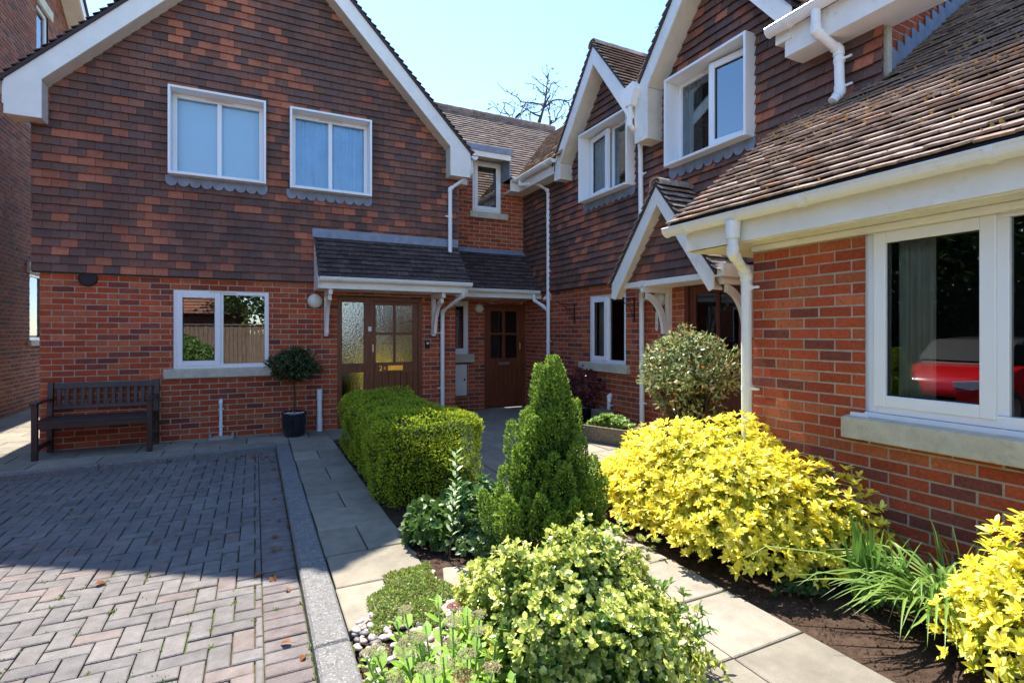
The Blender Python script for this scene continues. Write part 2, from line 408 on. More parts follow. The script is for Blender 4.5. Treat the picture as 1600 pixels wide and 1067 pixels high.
# ------------------------------------------------------------------ building kit
def gutter_y(mb, x, z, y0, y1, r=.055, mi=0):
    """half-round gutter running along Y"""
    n = 8; V_ = []; F = []
    for rr in (r, r-.006):
        for y in (y0, y1):
            for k in range(n+1):
                a = math.pi+math.pi*k/n; V_.append((x+rr*math.cos(a), y, z+rr*math.sin(a)*1.05))
    m = n+1
    for k in range(n):
        F += [(k, k+1, m+k+1, m+k), (2*m+k, 3*m+k, 3*m+k+1, 2*m+k+1), (k, 2*m+k, 2*m+k+1, k+1), (m+k, m+k+1, 3*m+k+1, 3*m+k)]
    for k in (0, n): F.append((k, m+k, 3*m+k, 2*m+k))
    mb.add(V_, F, mi)
    for y in (y0, y1):
        d = .004 if y == y1 else -.004
        V2 = [(x+(r+.004)*math.cos(math.pi+math.pi*k/n), yy, z+(r+.004)*math.sin(math.pi+math.pi*k/n)*1.05) for yy in (y, y+d) for k in range(n+1)]
        mb.add(V2, [tuple(range(m)), tuple(range(m, 2*m))[::-1]]+[(k, k+1, m+k+1, m+k) for k in range(n)], mi)
    mb.tube([(x-r, y0, z+.002), (x-r, y1, z+.002)], .009, 6, mi)
    L = abs(y1-y0); q = max(1, int(L/1.0)); sgn = 1 if y1 > y0 else -1
    for i in range(q+1):
        yy = y0+(y1-y0)*(i+.25)/(q+.5)
        V3 = [(x+(r+.010)*math.cos(math.pi+math.pi*k/n), y_, z+(r+.010)*math.sin(math.pi+math.pi*k/n)*1.05+.003) for y_ in (yy-.018, yy+.018) for k in range(n+1)]
        mb.add(V3, [tuple(range(m)), tuple(range(m, 2*m))[::-1]]+[(k, k+1, m+k+1, m+k) for k in range(n)], mi)
def gutter_x(mb, y, z, x0, x1, r=.055, mi=0):
    t = MB(); gutter_y(t, y, z, x0, x1, r, mi)
    mb.add([(p[1], p[0], p[2]) for p in t.v], [f[::-1] for f in t.f], mi)
def pipe(parent, pts, r=.034, clips=(), m='upvc', name='downpipe', cdir=(1, 0, 0)):
    mb = MB(); mb.tube(pts, r, 14)
    pts = [np.array(p, float) for p in pts]
    for i in range(len(pts)):
        p = pts[i]
        if 0 < i < len(pts)-1:
            d1 = unit(pts[i]-pts[i-1]); d2 = unit(pts[i+1]-pts[i])
            mb.tube([p-d1*.05, p, p+d2*.05], r*1.14, 14)
    for (x, y, z) in clips:
        mb.tube([(x, y, z-.018), (x, y, z+.018)], r*1.16, 14)
        c = np.array(cdir)*r*2.6
        a = np.array((x, y, z)); mb.tube([a, a-c], .011, 6)
    return mb.build(name, M[m], parent, smooth=False)
def smooth_by_angle(o):
    me = o.data; me.polygons.foreach_set('use_smooth', [True]*len(me.polygons))
    try: me.set_sharp_from_angle(angle=R(35))
    except Exception: pass
    return o

def window(parent, b, u0, u1, v0, v1, w, mull=(), sash=(), glass='glass', ft=.055, name='window', shade_box=True, curtains=(), net=None, vent=True, bot=.06, opened=None):
    """frame + opening sashes + panes + what stands behind the glass; w = outer face"""
    mb = MB(); d = .06
    mb.box(b, u0, u0+ft, v0, v1, w-d, w); mb.box(b, u1-ft, u1, v0, v1, w-d, w)
    mb.box(b, u0+ft, u1-ft, v1-ft, v1, w-d, w-.001); mb.box(b, u0+ft, u1-ft, v0, v0+bot, w-d, w+.012)
    rv = min(w-.001, -.003)
    mb.box(b, u0-.04, u0, v0-.04, v1+.04, w-d, rv); mb.box(b, u1, u1+.04, v0-.04, v1+.04, w-d, rv); mb.box(b, u0, u1, v1, v1+.04, w-d, rv); mb.box(b, u0, u1, v0-.04, v0, w-d, rv)
    edges = [u0]+list(mull)+[u1]
    for m_ in mull: mb.box(b, m_-ft/2, m_+ft/2, v0+bot, v1-ft, w-d, w-.002)
    f = mb.build(name, M['upvc_frame'], parent, bevel=.004)
    if vent:
        um = (u0+u1)/2
        MB().box(b, um-.17, um+.17, v1-.035, v1-.018, w, w+.007).build('trickle_vent', M['soffit'], f)
    for i in range(len(edges)-1):
        a = edges[i]+(ft if i == 0 else ft/2); c = edges[i+1]-(ft if i == len(edges)-2 else ft/2)
        p0, p1 = v0+bot, v1-ft
        if i in sash:
            s = MB(); e = .05; a2, c2, q0, q1 = a-.022, c+.022, p0-.022, p1+.022; k = .072
            s.box(b, a2, a2+k, q0, q1, w-.035, w+.022); s.box(b, c2-k, c2, q0, q1, w-.035, w+.022)
            s.box(b, a2+k, c2-k, q1-k, q1, w-.035, w+.021); s.box(b, a2+k, c2-k, q0, q0+k, w-.035, w+.021)
            so = s.build('sash', M['upvc_frame'], f, bevel=.005)
            a, c, p0, p1 = a2+k, c2-k, q0+k, q1-k
            ww = w-.012
            sb = MB(); g_ = .007
            sb.box(b, a, a+g_, p0, p1, ww, ww+.012); sb.box(b, c-g_, c, p0, p1, ww, ww+.012); sb.box(b, a+g_, c-g_, p0, p0+g_, ww, ww+.012); sb.box(b, a+g_, c-g_, p1-g_, p1, ww, ww+.012)
            gk = sb.build('gasket', M['iron'], f)
        else: ww = w-.028
        pn = MB().poly(b, [(a-.01, p0-.01), (c+.01, p0-.01), (c+.01, p1+.01), (a-.01, p1+.01)], ww).build('pane', M[glass], f)
        if opened and opened[0] == i:      # swing the sash out about one upright edge
            uh = c2 if opened[2] > 0 else a2; an = R(opened[1])
            for ob in (so, gk, pn):
                for vt in ob.data.vertices:
                    q = np.array(vt.co)-b.O; uu, vv, w_ = q@b.U-uh, q@b.V, q@b.N-w
                    sg = -opened[2]; vt.co = b(uh+uu*math.cos(an)-sg*w_*math.sin(an), vv, w+w_*math.cos(an)+sg*uu*math.sin(an))
    if shade_box:
        r = MB(); k = .02; D = w-1.6
        c0, c1, e0, e1 = u0+k, u1-k, v0+k, v1-k
        W0 = w-d-.03
        P = [b(u, v, ww) for ww in (D, W0) for v in (e0-.3, e1+.1) for u in (c0-.5, c1+.5)]
        r.add(P, [(0, 1, 3, 2), (0, 4, 5, 1), (2, 3, 7, 6), (0, 2, 6, 4), (1, 5, 7, 3)])
        r.build('shade_box', M['dark'], f)  # closed dark box added behind the glass to block light leaks
    for (ca, cb) in curtains:
        cm = MB(); n = max(8, int((cb-ca)/.012)); V_ = []
        for i in range(n+1):
            u = ca+(cb-ca)*i/n; ww = w-.17+.040*abs(math.sin(i*.62))+.012*math.sin(i*.31)
            for v in (v0+.01, v1-.01): V_.append(b(u, v, ww))
        cm.add(V_, [(2*i, 2*i+2, 2*i+3, 2*i+1) for i in range(n)])
        cm.build('curtain', M['curtain'], f, smooth=True)
    if net:
        cm = MB(); n = 90; V_ = []
        for i in range(n+1):
            u = u0+.03+(u1-u0-.06)*i/n; ww = w-.09+(.014*math.sin(i*.9)+.010*math.sin(i*.37) if net == 'net2' else .003*math.sin(i*.2))
            for v in (v0+.02, v1-.02): V_.append(b(u, v, ww))
        cm.add(V_, [(2*i, 2*i+2, 2*i+3, 2*i+1) for i in range(n)])
        cm.build('net_curtain', M[net], f, smooth=True)
    return f
def surround(f, b, u0, u1, v0, v1, w0, w1, t=.03):
    mb = MB()
    mb.box(b, u0, u0+t, v0, v1, w0, w1); mb.box(b, u1-t, u1, v0, v1, w0, w1)
    mb.box(b, u0+t, u1-t, v1-t, v1, w0, w1-.001); mb.box(b, u0+t, u1-t, v0, v0+t, w0, w1+.012)
    return mb.build('surround', M['upvc_frame'], f, bevel=.003)
def apron(f, b, u0, u1, v, w, n):
    mb = MB(); mb.box(b, u0, u1, v-.075, v, w, w+.006)
    s = (u1-u0)/n; r = s/2*.97
    for i in range(n):
        c = u0+s*(i+.5)
        mb.prism(b, [(c+r*math.cos(math.pi+math.pi*k/9), v-.075+r*.95*math.sin(math.pi+math.pi*k/9)) for k in range(10)], w, w+.006)
    return mb.build('lead_apron', M['lead'], f)
def sill(f, b, u0, u1, v0, v1, w0, w1, name='sill'):
    mb = MB(); mb.add([b(u0, v0, w0), b(u1, v0, w0), b(u1, v1+.015, w0), b(u0, v1+.015, w0), b(u0, v0, w1), b(u1, v0, w1), b(u1, v1, w1), b(u0, v1, w1)],
                      [(0, 3, 2, 1), (4, 5, 6, 7), (0, 1, 5, 4), (3, 7, 6, 2), (0, 4, 7, 3), (1, 2, 6, 5)])
    return mb.build(name, M['stone'], f, bevel=.006)

def barge(parent, b, uc, apex, half, slope, off, w0, w1, side, kneel=None, name='bargeboard'):
    """white board under one verge. side -1 left / +1 right. kneel = (inner distance from centre, bottom z)"""
    s = side; uf = uc+s*half; zf = apex-slope*half
    if kneel:
        kd, zb = kneel; uk = uc+s*kd; zi = apex-off-slope*kd
        poly = [(uc, apex), (uf, zf), (uf, zb), (uk, zb), (uk, zi), (uc, apex-off)]
    else:
        dd = off/slope; poly = [(uc, apex), (uf, zf), (uf, zf-off*.85), (uf-s*dd*.35, zf-off*.95), (uc, apex-off)]
    mb = MB(); mb.prism(b, poly, w1-.022, w1)
    o = mb.build(name, M['wpaint'], parent, bevel=.002)
    sm = MB(); e = kneel[0] if kneel else half-.02
    sm.prism(b, [(uc, apex-off), (uc+s*e, apex-off-slope*e), (uc+s*e, apex-off+.03-slope*e), (uc, apex-off+.03)], w0, w1-.0225)
    if kneel: sm.box(b, min(uf, uk)+.004, max(uf, uk)-.004, zb+.004, zi-.002, w0-.02, w1-.0225)
    sm.build('soffit', M['soffit'], o)
    return o
def pitched(parent, b, uc, apex, halfL, halfR, slope, wf, length, tiled=None, colf=roofcol, m='rooft', seed=3, name='roof', lift=.05, over=.03, ridge=True, sides=(1, -1)):
    """roof of a gable whose ridge runs away from the front plane b"""
    th = math.atan(slope); mb = MB(); A = apex+lift
    for s, half in ((1, halfR), (-1, halfL)):
        if s not in sides: continue
        half = half+over
        O = b(uc, A, wf); dn = (math.cos(th)*s, -math.sin(th)); V = -(dn[0]*b.U+dn[1]*b.V); U = -s*b.N
        B2 = Basis(O, U, V); L = half/math.cos(th)
        u0, u1 = (0, length) if s == 1 else (-length, 0)
        td = length if tiled is None else tiled
        tu0, tu1 = (0, td) if s == 1 else (-td, 0)
        mb.prism(b, [(uc, A-.004), (uc+s*half, A-.004-slope*half), (uc+s*half, A-.05-slope*half), (uc, A-.05)], wf-length, wf-.004, 1, (.03, .025, .025))
        tilework(mb, B2, [[(tu0, -L-.03), (tu1, -L-.03), (tu1, 0), (tu0, 0)]], (), seed+s, g=.1, t0=.036, t1=.006, colf=colf, mi_t=0, mi_u=1, v_off=-L-.03, jit=.004, under=False, thick=.014)
        if td < length:
            r0, r1 = (td, length) if s == 1 else (-length, -td)
            mb.poly(B2, [(r0, -L), (r1, -L), (r1, 0), (r0, 0)], .012, 0, colf(random.Random(1)))
    o = mb.build(name, [M[m], M['under']], parent)
    if ridge:
        r = MB(); n = int(length/.3)
        rs = random.Random(5)
        for i in range(n):
            a = wf-.0-i*.3; V_ = []
            for ww, rr in ((a, .10), (a-.296, .094)):
                for k in range(9):
                    an = -.15+(math.pi+.3)*k/8; V_.append(b(uc+rr*math.cos(an), A-.035+rr*.85*math.sin(an), ww))
            for ww, rr in ((a, .085), (a-.296, .08)):
                for k in range(9):
                    an = -.15+(math.pi+.3)*k/8; V_.append(b(uc+rr*math.cos(an), A-.035+rr*.85*math.sin(an), ww))
            F = [(k, k+1, 9+k+1, 9+k) for k in range(8)]+[(k, 18+k, 18+k+1, k+1) for k in range(8)]
            c = colf(rs); r.add(V_, F, 0, c)
        r.build('ridge_tiles', M[m], o)
    return o
def brace(parent, b, z0, z1, L, t=.055, name='bracket', bp=.07):
    mb = MB(); h = t/2
    mb.box(b, 0, bp, z0-.04, z1, -h, h); mb.box(b, bp, L, z1-.075, z1, -h+.001, h-.001)
    n = 12; out = []; inn = []
    for i in range(n+1):
        a = math.pi/2*i/n*.93; rx = L-.03-bp; rz = z1-.075-z0
        out.append((L-.03-rx*math.cos(a), z0+rz*math.sin(a)))
        inn.append((L-.03-(rx-.075)*math.cos(a), z0-.0+(rz-.075)*math.sin(a)))
    for i in range(n):
        mb.prism(b, [out[i], out[i+1], inn[i+1], inn[i]], -h+.004, h-.004)
    return mb.build(name, M['wpaint'], parent)
def text(parent, s, b, u, v, w, size, m, name='lettering'):
    cu = bpy.data.curves.new(name, 'FONT'); cu.body = s; cu.size = size; cu.extrude = .002
    o = bpy.data.objects.new('tmp', cu); C.objects.link(o)
    dg = bpy.context.evaluated_depsgraph_get(); me = bpy.data.meshes.new_from_object(o.evaluated_get(dg))
    bpy.data.objects.remove(o)
    me.name = name
    for vt in me.vertices: vt.co = b(u+vt.co.x, v+vt.co.y, w+vt.co.z)
    me.materials.clear(); me.materials.append(m)
    q = bpy.data.objects.new(name, me); C.objects.link(q)
    if parent: q.parent = parent
    return q

def door(parent, b, u0, u1, v1, w, panes, wood='wood', glass='glass', panels=True):
    f = MB(); t = .065
    f.box(b, u0, u0+t, 0, v1, w-.08, w+.012); f.box(b, u1-t, u1, 0, v1, w-.08, w+.012); f.box(b, u0+t, u1-t, v1-t, v1, w-.08, w+.011)
    fr = f.build('door_frame', M[wood], parent, bevel=.004)
    d = MB(); a, c = u0+t+.003, u1-t-.003; z1 = v1-t-.003
    # leaf cut round the panes: stiles, rails
    pu0 = min(p[0] for p in panes); pu1 = max(p[1] for p in panes); pv0 = min(p[2] for p in panes); pv1 = max(p[3] for p in panes)
    d.box(b, a, pu0, .02, z1, w-.05, w-.006); d.box(b, pu1, c, .02, z1, w-.05, w-.006)
    d.box(b, pu0, pu1, pv1, z1, w-.05, w-.007); d.box(b, pu0, pu1, pv0-.17, pv0, w-.05, w-.007); d.box(b, pu0, pu1, .02, .2, w-.05, w-.007)
    us = sorted(set([p[0] for p in panes]+[p[1] for p in panes])); vs = sorted(set([p[2] for p in panes]+[p[3] for p in panes]))
    for i in range(1, len(us)-1, 2): d.box(b, us[i], us[i+1], pv0, pv1, w-.045, w-.009)
    for i in range(1, len(vs)-1, 2): d.box(b, pu0, pu1, vs[i], vs[i+1], w-.044, w-.0095)
    n = 6; s = (pu1-pu0)/n
    for i in range(n): d.box(b, pu0+s*i+.003, pu0+s*(i+1)-.003, .2, pv0-.17, w-.04, w-.016)
    do = d.build('door', M[wood], parent, bevel=.003)
    for (x0, x1, y0, y1) in panes:
        MB().poly(b, [(x0-.004, y0-.004), (x1+.004, y0-.004), (x1+.004, y1+.004), (x0-.004, y1+.004)], w-.025).build('pane', M[glass], do)
    hb = MB(); P = [b(u, v, ww) for ww in (w-1.2, w-.055) for v in (.0, z1+.05) for u in (a-.04, c+.04)]; hb.add(P, [(0, 1, 3, 2), (0, 4, 5, 1), (2, 3, 7, 6), (0, 2, 6, 4), (1, 5, 7, 3)]); hb.build('hall_shade_box', M['dark'], do)  # dark box added behind the door so no sun shows through the panes
    return fr, do

# ================================================================== LEFT HOUSE
B = FY(8.3)
LH = thing('tile_hung_house', 'left gable house, brick below and dark tiles above, canopied brown door at right', 'house')
S1 = 1.04; UC = .28; AP = 7.37
def lz(u): return AP-.26-S1*abs(u-UC)
hG = (-.98, .18, .96, 2.03); hD = (1.12, 2.44, -.1, 2.02)
mb = MB(); brickwork(mb, B, [[(-2.36, -.03), (3.01, -.03), (3.01, 2.24), (-2.36, 2.24)]], [hG, hD], 5, v_off=.005)
mb.build('brick_wall', [M['brick'], M['mortar']], LH)
h1 = (-1.02, .14, 3.53, 4.69); h2 = (.45, 1.60, 3.52, 4.68)
mb = MB(); tilework(mb, B, [[(-2.43, 2.2), (3.05, 2.2), (3.05, lz(3.05)), (UC, lz(UC)), (-2.43, lz(-2.43))]], [h1, h2], 8, base=.045, t0=.028, mi_t=0, mi_u=1, v_off=2.2, w=.172, g=.1035, thick=.014)
mb.box(B, -2.42, 3.04, 2.185, 2.2, .003, .05, 1, (.2, .05, .03))
mb.build('hung_tiles', [M['hung'], M['under']], LH)
mb = MB()   # body behind the front: side walls, rear
mb.box(W, -2.36, -2.28, 8.31, 14, -.05, 4.3); mb.box(W, 2.93, 3.01, 8.31, 14, -.05, 4.3); mb.box(W, -2.28, 2.93, 13.92, 14, -.05, 4.3)
mb.build('side_wall', M['mortar'], LH)
mb = MB()
brickwork(mb, Basis((3.011, 0, 0), (0, 1, 0), (0, 0, 1)), [[(8.3, 0), (9.2, 0), (9.2, 4.2), (8.3, 4.2)]], (), 6, v_off=.005)
brickwork(mb, FX(-2.361), [[(-13.9, 0), (-8.3, 0), (-8.3, 4.2), (-13.9, 4.2)]], (), 7, v_off=.005)
mb.build('return_wall', [M['brick'], M['mortar']], LH)
pitched(LH, B, UC, AP, 2.88, 2.88, S1, .33, 6.2, tiled=.7, colf=darkcol, m='rooft', seed=4)
for s in (-1, 1):
    barge(LH, B, UC, AP, 2.88, S1, .288, .045, .30, s, kneel=(2.54, 3.98))
    x = UC+s*2.97; g = MB(); gutter_y(g, x, 4.35, 8.02, 13.9); g.box(W, min(UC+s*2.88, UC+s*2.90), max(UC+s*2.88, UC+s*2.90), 8.02, 13.9, 4.1, 4.36)
    g.build('gutter', M['upvc'], LH)
# upper windows
f = window(LH, B, -1.02+.03, .14-.03, 3.53+.03, 4.69-.03, .005, mull=(-.44,), net='net', glass='glassb')
surround(f, B, -1.02, .14, 3.53, 4.69, 0, .20); apron(f, B, -1.06, .16, 3.535, .075, 9)
f = window(LH, B, .45+.03, 1.60-.03, 3.52+.03, 4.68-.03, .005, mull=(1.02,), net='net2', glass='glassb')
surround(f, B, .45, 1.60, 3.52, 4.68, 0, .20); apron(f, B, .41, 1.62, 3.525, .075, 9)
f = window(LH, B, -.98, .18, .96, 2.03, -.01, mull=(-.42,), sash=(0,), glass='glassl')
sill(f, B, -1.09, .24, .84, .96, -.05, .05)
# head course of upright bricks suggestion: stone-free; door set
f = MB(); t = .07
f.box(B, 1.12, 1.12+t, 0, 2.0, -.07, .006); f.box(B, 1.52, 1.60, 0, 2.0, -.07, .005); f.box(B, 1.19, 1.52, 1.92, 2.0, -.07, .004)
f.box(B, 1.19, 1.52, .84, .98, -.07, .003); f.box(B, 1.19, 1.52, 0, .30, -.07, .003)
so = f.build('sidelight', M['wood'], LH, bevel=.004)
for z0, z1 in ((.98, 1.92), (.30, .84)):
    MB().poly(B, [(1.185, z0-.005), (1.525, z0-.005), (1.525, z1+.005), (1.185, z1+.005)], -.03).build('pane', M['glasso'], so)
hb = MB(); P = [B(u, v, ww) for ww in (-1.2, -.075) for v in (.0, 2.0) for u in (1.13, 1.58)]; hb.add(P, [(0, 1, 3, 2), (0, 4, 5, 1), (2, 3, 7, 6), (0, 2, 6, 4), (1, 5, 7, 3)]); hb.build('hall_shade_box', M['dark'], so)  # same added dark box behind the sidelight
fr, do = door(LH, B, 1.60, 2.44, 2.0, -.005, [(1.70, 1.975, 1.455, 1.885), (2.015, 2.29, 1.455, 1.885), (1.70, 1.975, .985, 1.415), (2.015, 2.29, .985, 1.415)], glass='glasso')
mb = MB(); mb.box(B, 1.885, 2.125, .855, .935, -.012, -.002, ch=.003); mb.box(B, 1.92, 2.09, .875, .915, -.002, .004, ch=.002)
mb.build('letterbox', M['brass'], do)
text(do, '2', B, 1.745, .855, -.008, .115, M['brass'], 'door_number'); text(do, 'a', B, 1.82, .875, -.008, .085, M['brass'], 'door_letter')
mb = MB(); mb.lathe(B(1.645, 1.345, -.01), [(.001, .014), (.022, .014), (.026, .008), (.026, 0)], 18, axis='-y'); mb.build('door_lock', M['brass'], do)
mb = MB(); mb.box(B, 1.64, 1.66, 1.15, 1.27, .008, .02, ch=.003); mb.box(B, 1.642, 1.658, 1.15, 1.17, -.01, .01); mb.box(B, 1.642, 1.658, 1.25, 1.27, -.01, .01)
mb.build('door_handle', M['steel'], do)
MB().box(B, 1.575, 1.625, 1.47, 1.545, .005, .025, ch=.004).build('door_bell', M['upvc'], LH)
mb = MB(); mb.box(B, 1.225, 1.29, 1.87, 1.9, -.029, -.026); mb.build('sticker', M['upvc'], so)
# porch canopy over the door
th = math.atan2(.68, .65); V = (0, math.cos(th), math.sin(th))
PB = Basis((0, 7.66, 2.245), (1, 0, 0), V); Lr = .66/math.cos(th)+.0
mb = MB(); mb.box(PB, .80, 3.0, -.03, Lr, -.05, -.003, 1)
tilework(mb, PB, [[(.78, -.04), (3.02, -.04), (3.02, Lr), (.78, Lr)]], (), 21, t0=.025, t1=.006, colf=darkcol, mi_t=0, mi_u=1, v_off=-.04, jit=.004, under=False, thick=.013)
cp = mb.build('porch_roof', [M['rooftdark'], M['under']], LH)
mb = MB(); mb.box(PB, .77, 3.03, Lr-.09, Lr+.0, .028, .036); mb.box(B, .76, 3.03, 2.86, 2.99, .072, .080); mb.build('lead_flashing', M['lead'], cp)
mb = MB(); mb.box(B, .80, 3.0, 2.07, 2.215, .58, .605); mb.box(B, .80, 3.0, 2.07, 2.085, .0, .58)
mb.prism(Basis((.80, 8.3, 0), (0, -1, 0), (0, 0, 1)), [(0.005, 2.07), (.605, 2.07), (.65, 2.17), (.65, 2.215), (.03, 2.86), (.005, 2.86)], -.003, .018)
mb.build('fascia', M['wpaint'], cp, bevel=.002)
mb = MB(); gutter_x(mb, 7.645, 2.215, .80, 3.04, .052); mb.build('gutter', M['upvc'], cp)
for x in (.955, 2.62): brace(cp, Basis((x, 8.3, 0), (0, -1, 0), (0, 0, 1)), 1.44, 2.07, .56)
pipe(LH, [(2.76, 8.22, -.05), (2.76, 8.22, 1.80), (2.93, 7.72, 2.03), (2.93, 7.66, 2.15)], clips=((2.76, 8.22, 1.45), (2.76, 8.22, .55)))
pipe(LH, [(2.87, 8.16, 2.72), (2.87, 8.16, 3.80), (3.10, 8.12, 3.98), (3.22, 8.12, 4.10), (3.22, 8.12, 4.30)], clips=((2.87, 8.16, 3.35),))
pipe(LH, [(-2.45, 9.6, .0), (-2.45, 9.6, 3.8), (-2.66, 9.5, 4.08), (-2.66, 9.5, 4.3)], clips=((-2.45, 9.6, 1.5),))

# ================================================================== LINK HOUSE (set back)
B = FY(9.2)
MH = thing('link_house', 'recessed middle brick house between the two gabled houses, small upper window and panelled brown door', 'house')
hU = (3.68, 4.26, 3.74, 4.70); hS = (3.17, 3.59, 1.05, 2.04); hD = (3.92, 4.80, -.1, 2.02)
mb = MB(); brickwork(mb, B, [[(3.01, -.03), (4.83, -.03), (4.83, 4.34), (3.01, 4.34)]], [hU, hS, hD], 15, v_off=.03)
mb.build('brick_wall', [M['brick'], M['mortar']], MH)
f = window(MH, B, *hU, -.0, sash=(0,), glass='glassl', curtains=(), ft=.05); sill(f, B, 3.61, 4.40, 3.62, 3.735, -.05, .06)
f = window(MH, B, *hS, -.01, sash=(0,), glass='glassl', ft=.045); sill(f, B, 3.12, 3.70, .90, 1.045, -.05, .06)
door(MH, B, 3.92, 4.80, 2.02, -.01, [(4.06, 4.31, 1.45, 1.87), (4.37, 4.62, 1.45, 1.87), (4.06, 4.31, .96, 1.41), (4.37, 4.62, .96, 1.41)])
dr = [o for o in MH.children if o.name.startswith('door') and not o.name.startswith('door_f')][0]
MB().box(B, 4.22, 4.46, .83, .89, -.014, -.004, ch=.003).build('letterbox', M['steel'], dr)
mb = MB(); mb.tube([B(4.66, 1.25, 0), B(4.66, 1.25, .04), B(4.66, 1.13, .04)], .010, 8); mb.build('door_handle', M['brass'], dr)
# roof
RB = Basis((0, 8.86, 4.36), (1, 0, 0), (0, 1, 1)); LR = 2.72
mb = MB(); dorm = (3.36, 4.285, -1, .52)
tilework(mb, RB, [[(3.10, -.03), (4.44, -.03), (4.44+1.95, LR), (1.25, LR)]], [dorm], 31, t0=.022, t1=.006, colf=palecol, mi_t=0, mi_u=1, v_off=-.03, jit=.004, thick=.014)
mb.box(RB, 1.25, 6.3, LR-.0, LR+.01, -2.4, -.02, 1)
ro = mb.build('roof', [M['rooftpale'], M['under']], MH)
mb = MB(); rs = random.Random(3)
for i in range(17):
    a = 1.3+i*.3; mb.tube([(a, 10.79, 6.28), (a+.295, 10.79, 6.28)], [.095, .088], 10, 0, palecol(rs))
mb.build('ridge_tiles', M['rooftpale'], ro)
dm = MB(); dm.box(W, 3.33, 4.32, 8.78, 9.9, 4.75, 4.86); dm.box(B, 3.36, 3.68, 4.3, 4.745, -.02, .004); dm.box(B, 4.26, 4.30, 4.3, 4.745, -.5, .004); dm.box(B, 3.68, 4.26, 4.70, 4.745, -.02, .006)
dm.box(W, 4.275, 4.30, 8.84, 9.19, 4.34, 4.745); d0 = dm.build('dormer', M['lead'], MH)
MB().box(W, 3.35, 4.29, 8.80, 8.82, 4.65, 4.75).build('fascia', M['wpaint'], d0)
MB().box(W, 3.35, 4.29, 8.82, 9.19, 4.735, 4.748).build('soffit', M['soffit'], d0)
# eaves
for a_, c_ in ((3.02, 3.45), (4.32, 4.52)): mb = MB(); mb.box(W, a_, c_, 8.88, 8.90, 4.12, 4.33); mb.box(W, a_, c_, 8.90, 9.2, 4.12, 4.14); mb.build('fascia', M['wpaint'], MH)
for a_, c_ in ((3.02, 3.42), (4.34, 4.46)): mb = MB(); gutter_x(mb, 8.83, 4.34, a_, c_); mb.build('gutter', M['upvc'], MH)
# canopy over the lower door
th = math.atan2(.72, .66); V = (0, math.cos(th), math.sin(th)); PB = Basis((0, 8.52, 2.26), (1, 0, 0), V); Lr = .70/math.cos(th)
mb = MB(); mb.box(PB, 3.02, 4.80, -.03, Lr, -.05, -.003, 1)
tilework(mb, PB, [[(3.015, -.04), (4.80, -.04), (4.80, Lr), (3.015, Lr)]], (), 23, t0=.025, t1=.006, colf=darkcol, mi_t=0, mi_u=1, v_off=-.04, jit=.004, under=False, thick=.013)
cp = mb.build('porch_roof', [M['rooftdark'], M['under']], MH)
MB().box(PB, 3.015, 4.79, Lr-.13, Lr, .030, .038).build('lead_flashing', M['lead'], cp)
mb = MB(); mb.box(W, 3.02, 4.80, 8.55, 8.575, 2.08, 2.215); mb.box(W, 3.02, 4.80, 8.575, 9.2, 2.08, 2.095); mb.build('fascia', M['wpaint'], cp)
mb = MB(); gutter_x(mb, 8.50, 2.215, 3.06, 4.72, .052); mb.build('gutter', M['upvc'], cp)
pipe(MH, [(4.62, 8.50, 2.16), (4.62, 8.50, 2.05), (4.74, 8.36, 1.93), (4.745, 8.24, 1.86)], r=.03, name='branch_pipe')
pipe(MH, [(4.745, 8.20, -.05), (4.745, 8.20, 4.0), (4.58, 8.30, 4.14), (4.44, 8.72, 4.2), (4.44, 8.72, 4.32)], clips=((4.745, 8.2, 2.14), (4.745, 8.2, 3.55), (4.745, 8.2, 2.55), (4.745, 8.2, 1.3)), cdir=(0, 1, 0))

# ================================================================== RIGHT GABLED HOUSE
B = FX(4.81)
GH = thing('gabled_house', 'right-hand house with two steep white-edged gables and dark tile hanging above red brick', 'house')
hW = (-6.98, -6.08, .98, 2.03); hD = (-4.93, -4.05, -.1, 2.09)
mb = MB(); brickwork(mb, B, [[(-9.2, -.03), (-2.88, -.03), (-2.88, 2.24), (-9.2, 2.24)]], [hW, hD], 41, v_off=.01)
mb.build('brick_wall', [M['brick'], M['mortar']], GH)
b1 = (-7.01, -5.80, 3.50, 4.57); b2 = (-5.07, -3.85, 3.52, 4.61)
mb = MB(); S2 = 1.25
tilework(mb, B, [[(-9.2, 2.2), (-2.60, 2.2), (-2.60, 4.15), (-9.2, 4.15)], [(-7.47, 4.15), (-5.5, 4.15), (-5.5, 4.22), (-6.46, 5.42)],
                 [(-5.5, 4.15), (-3.2, 4.15), (-4.39, 5.64), (-5.5, 4.253)]], [b1, b2], 44, base=.045, t0=.030, mi_t=0, mi_u=1, v_off=2.2, w=.172, g=.1035, jit=.004, thick=.014)
mb.box(B, -9.2, -2.60, 2.185, 2.2, .003, .05, 1)
mb.build('hung_tiles', [M['hung'], M['under']], GH)
mb = MB(); mb.box(W, 4.83, 9, 9.3, 9.4, -.05, 4.3); mb.box(W, 8.9, 9, 2.7, 9.3, -.05, 4.3); mb.build('side_wall', M['mortar'], GH)
B3 = FY(2.63); mb = MB()
brickwork(mb, B3, [[(4.86, 3.2), (7.6, 3.2), (7.6, 7.3), (4.86, 4.56)]], (), 47, v_off=.02)
mb.build('end_wall', [M['brick'], M['mortar']], GH)
MB().box(B3, 4.80, 4.862, 3.3, 4.15, -.03, .045).build('corner_flashing', M['stone'], GH)
mb = MB(); k = .7536
mb.prism(B3, [(4.87, 3.60), (7.5, 3.60+k*2.63), (7.5, 3.78+k*2.63), (4.87, 3.78)], .012, .018)
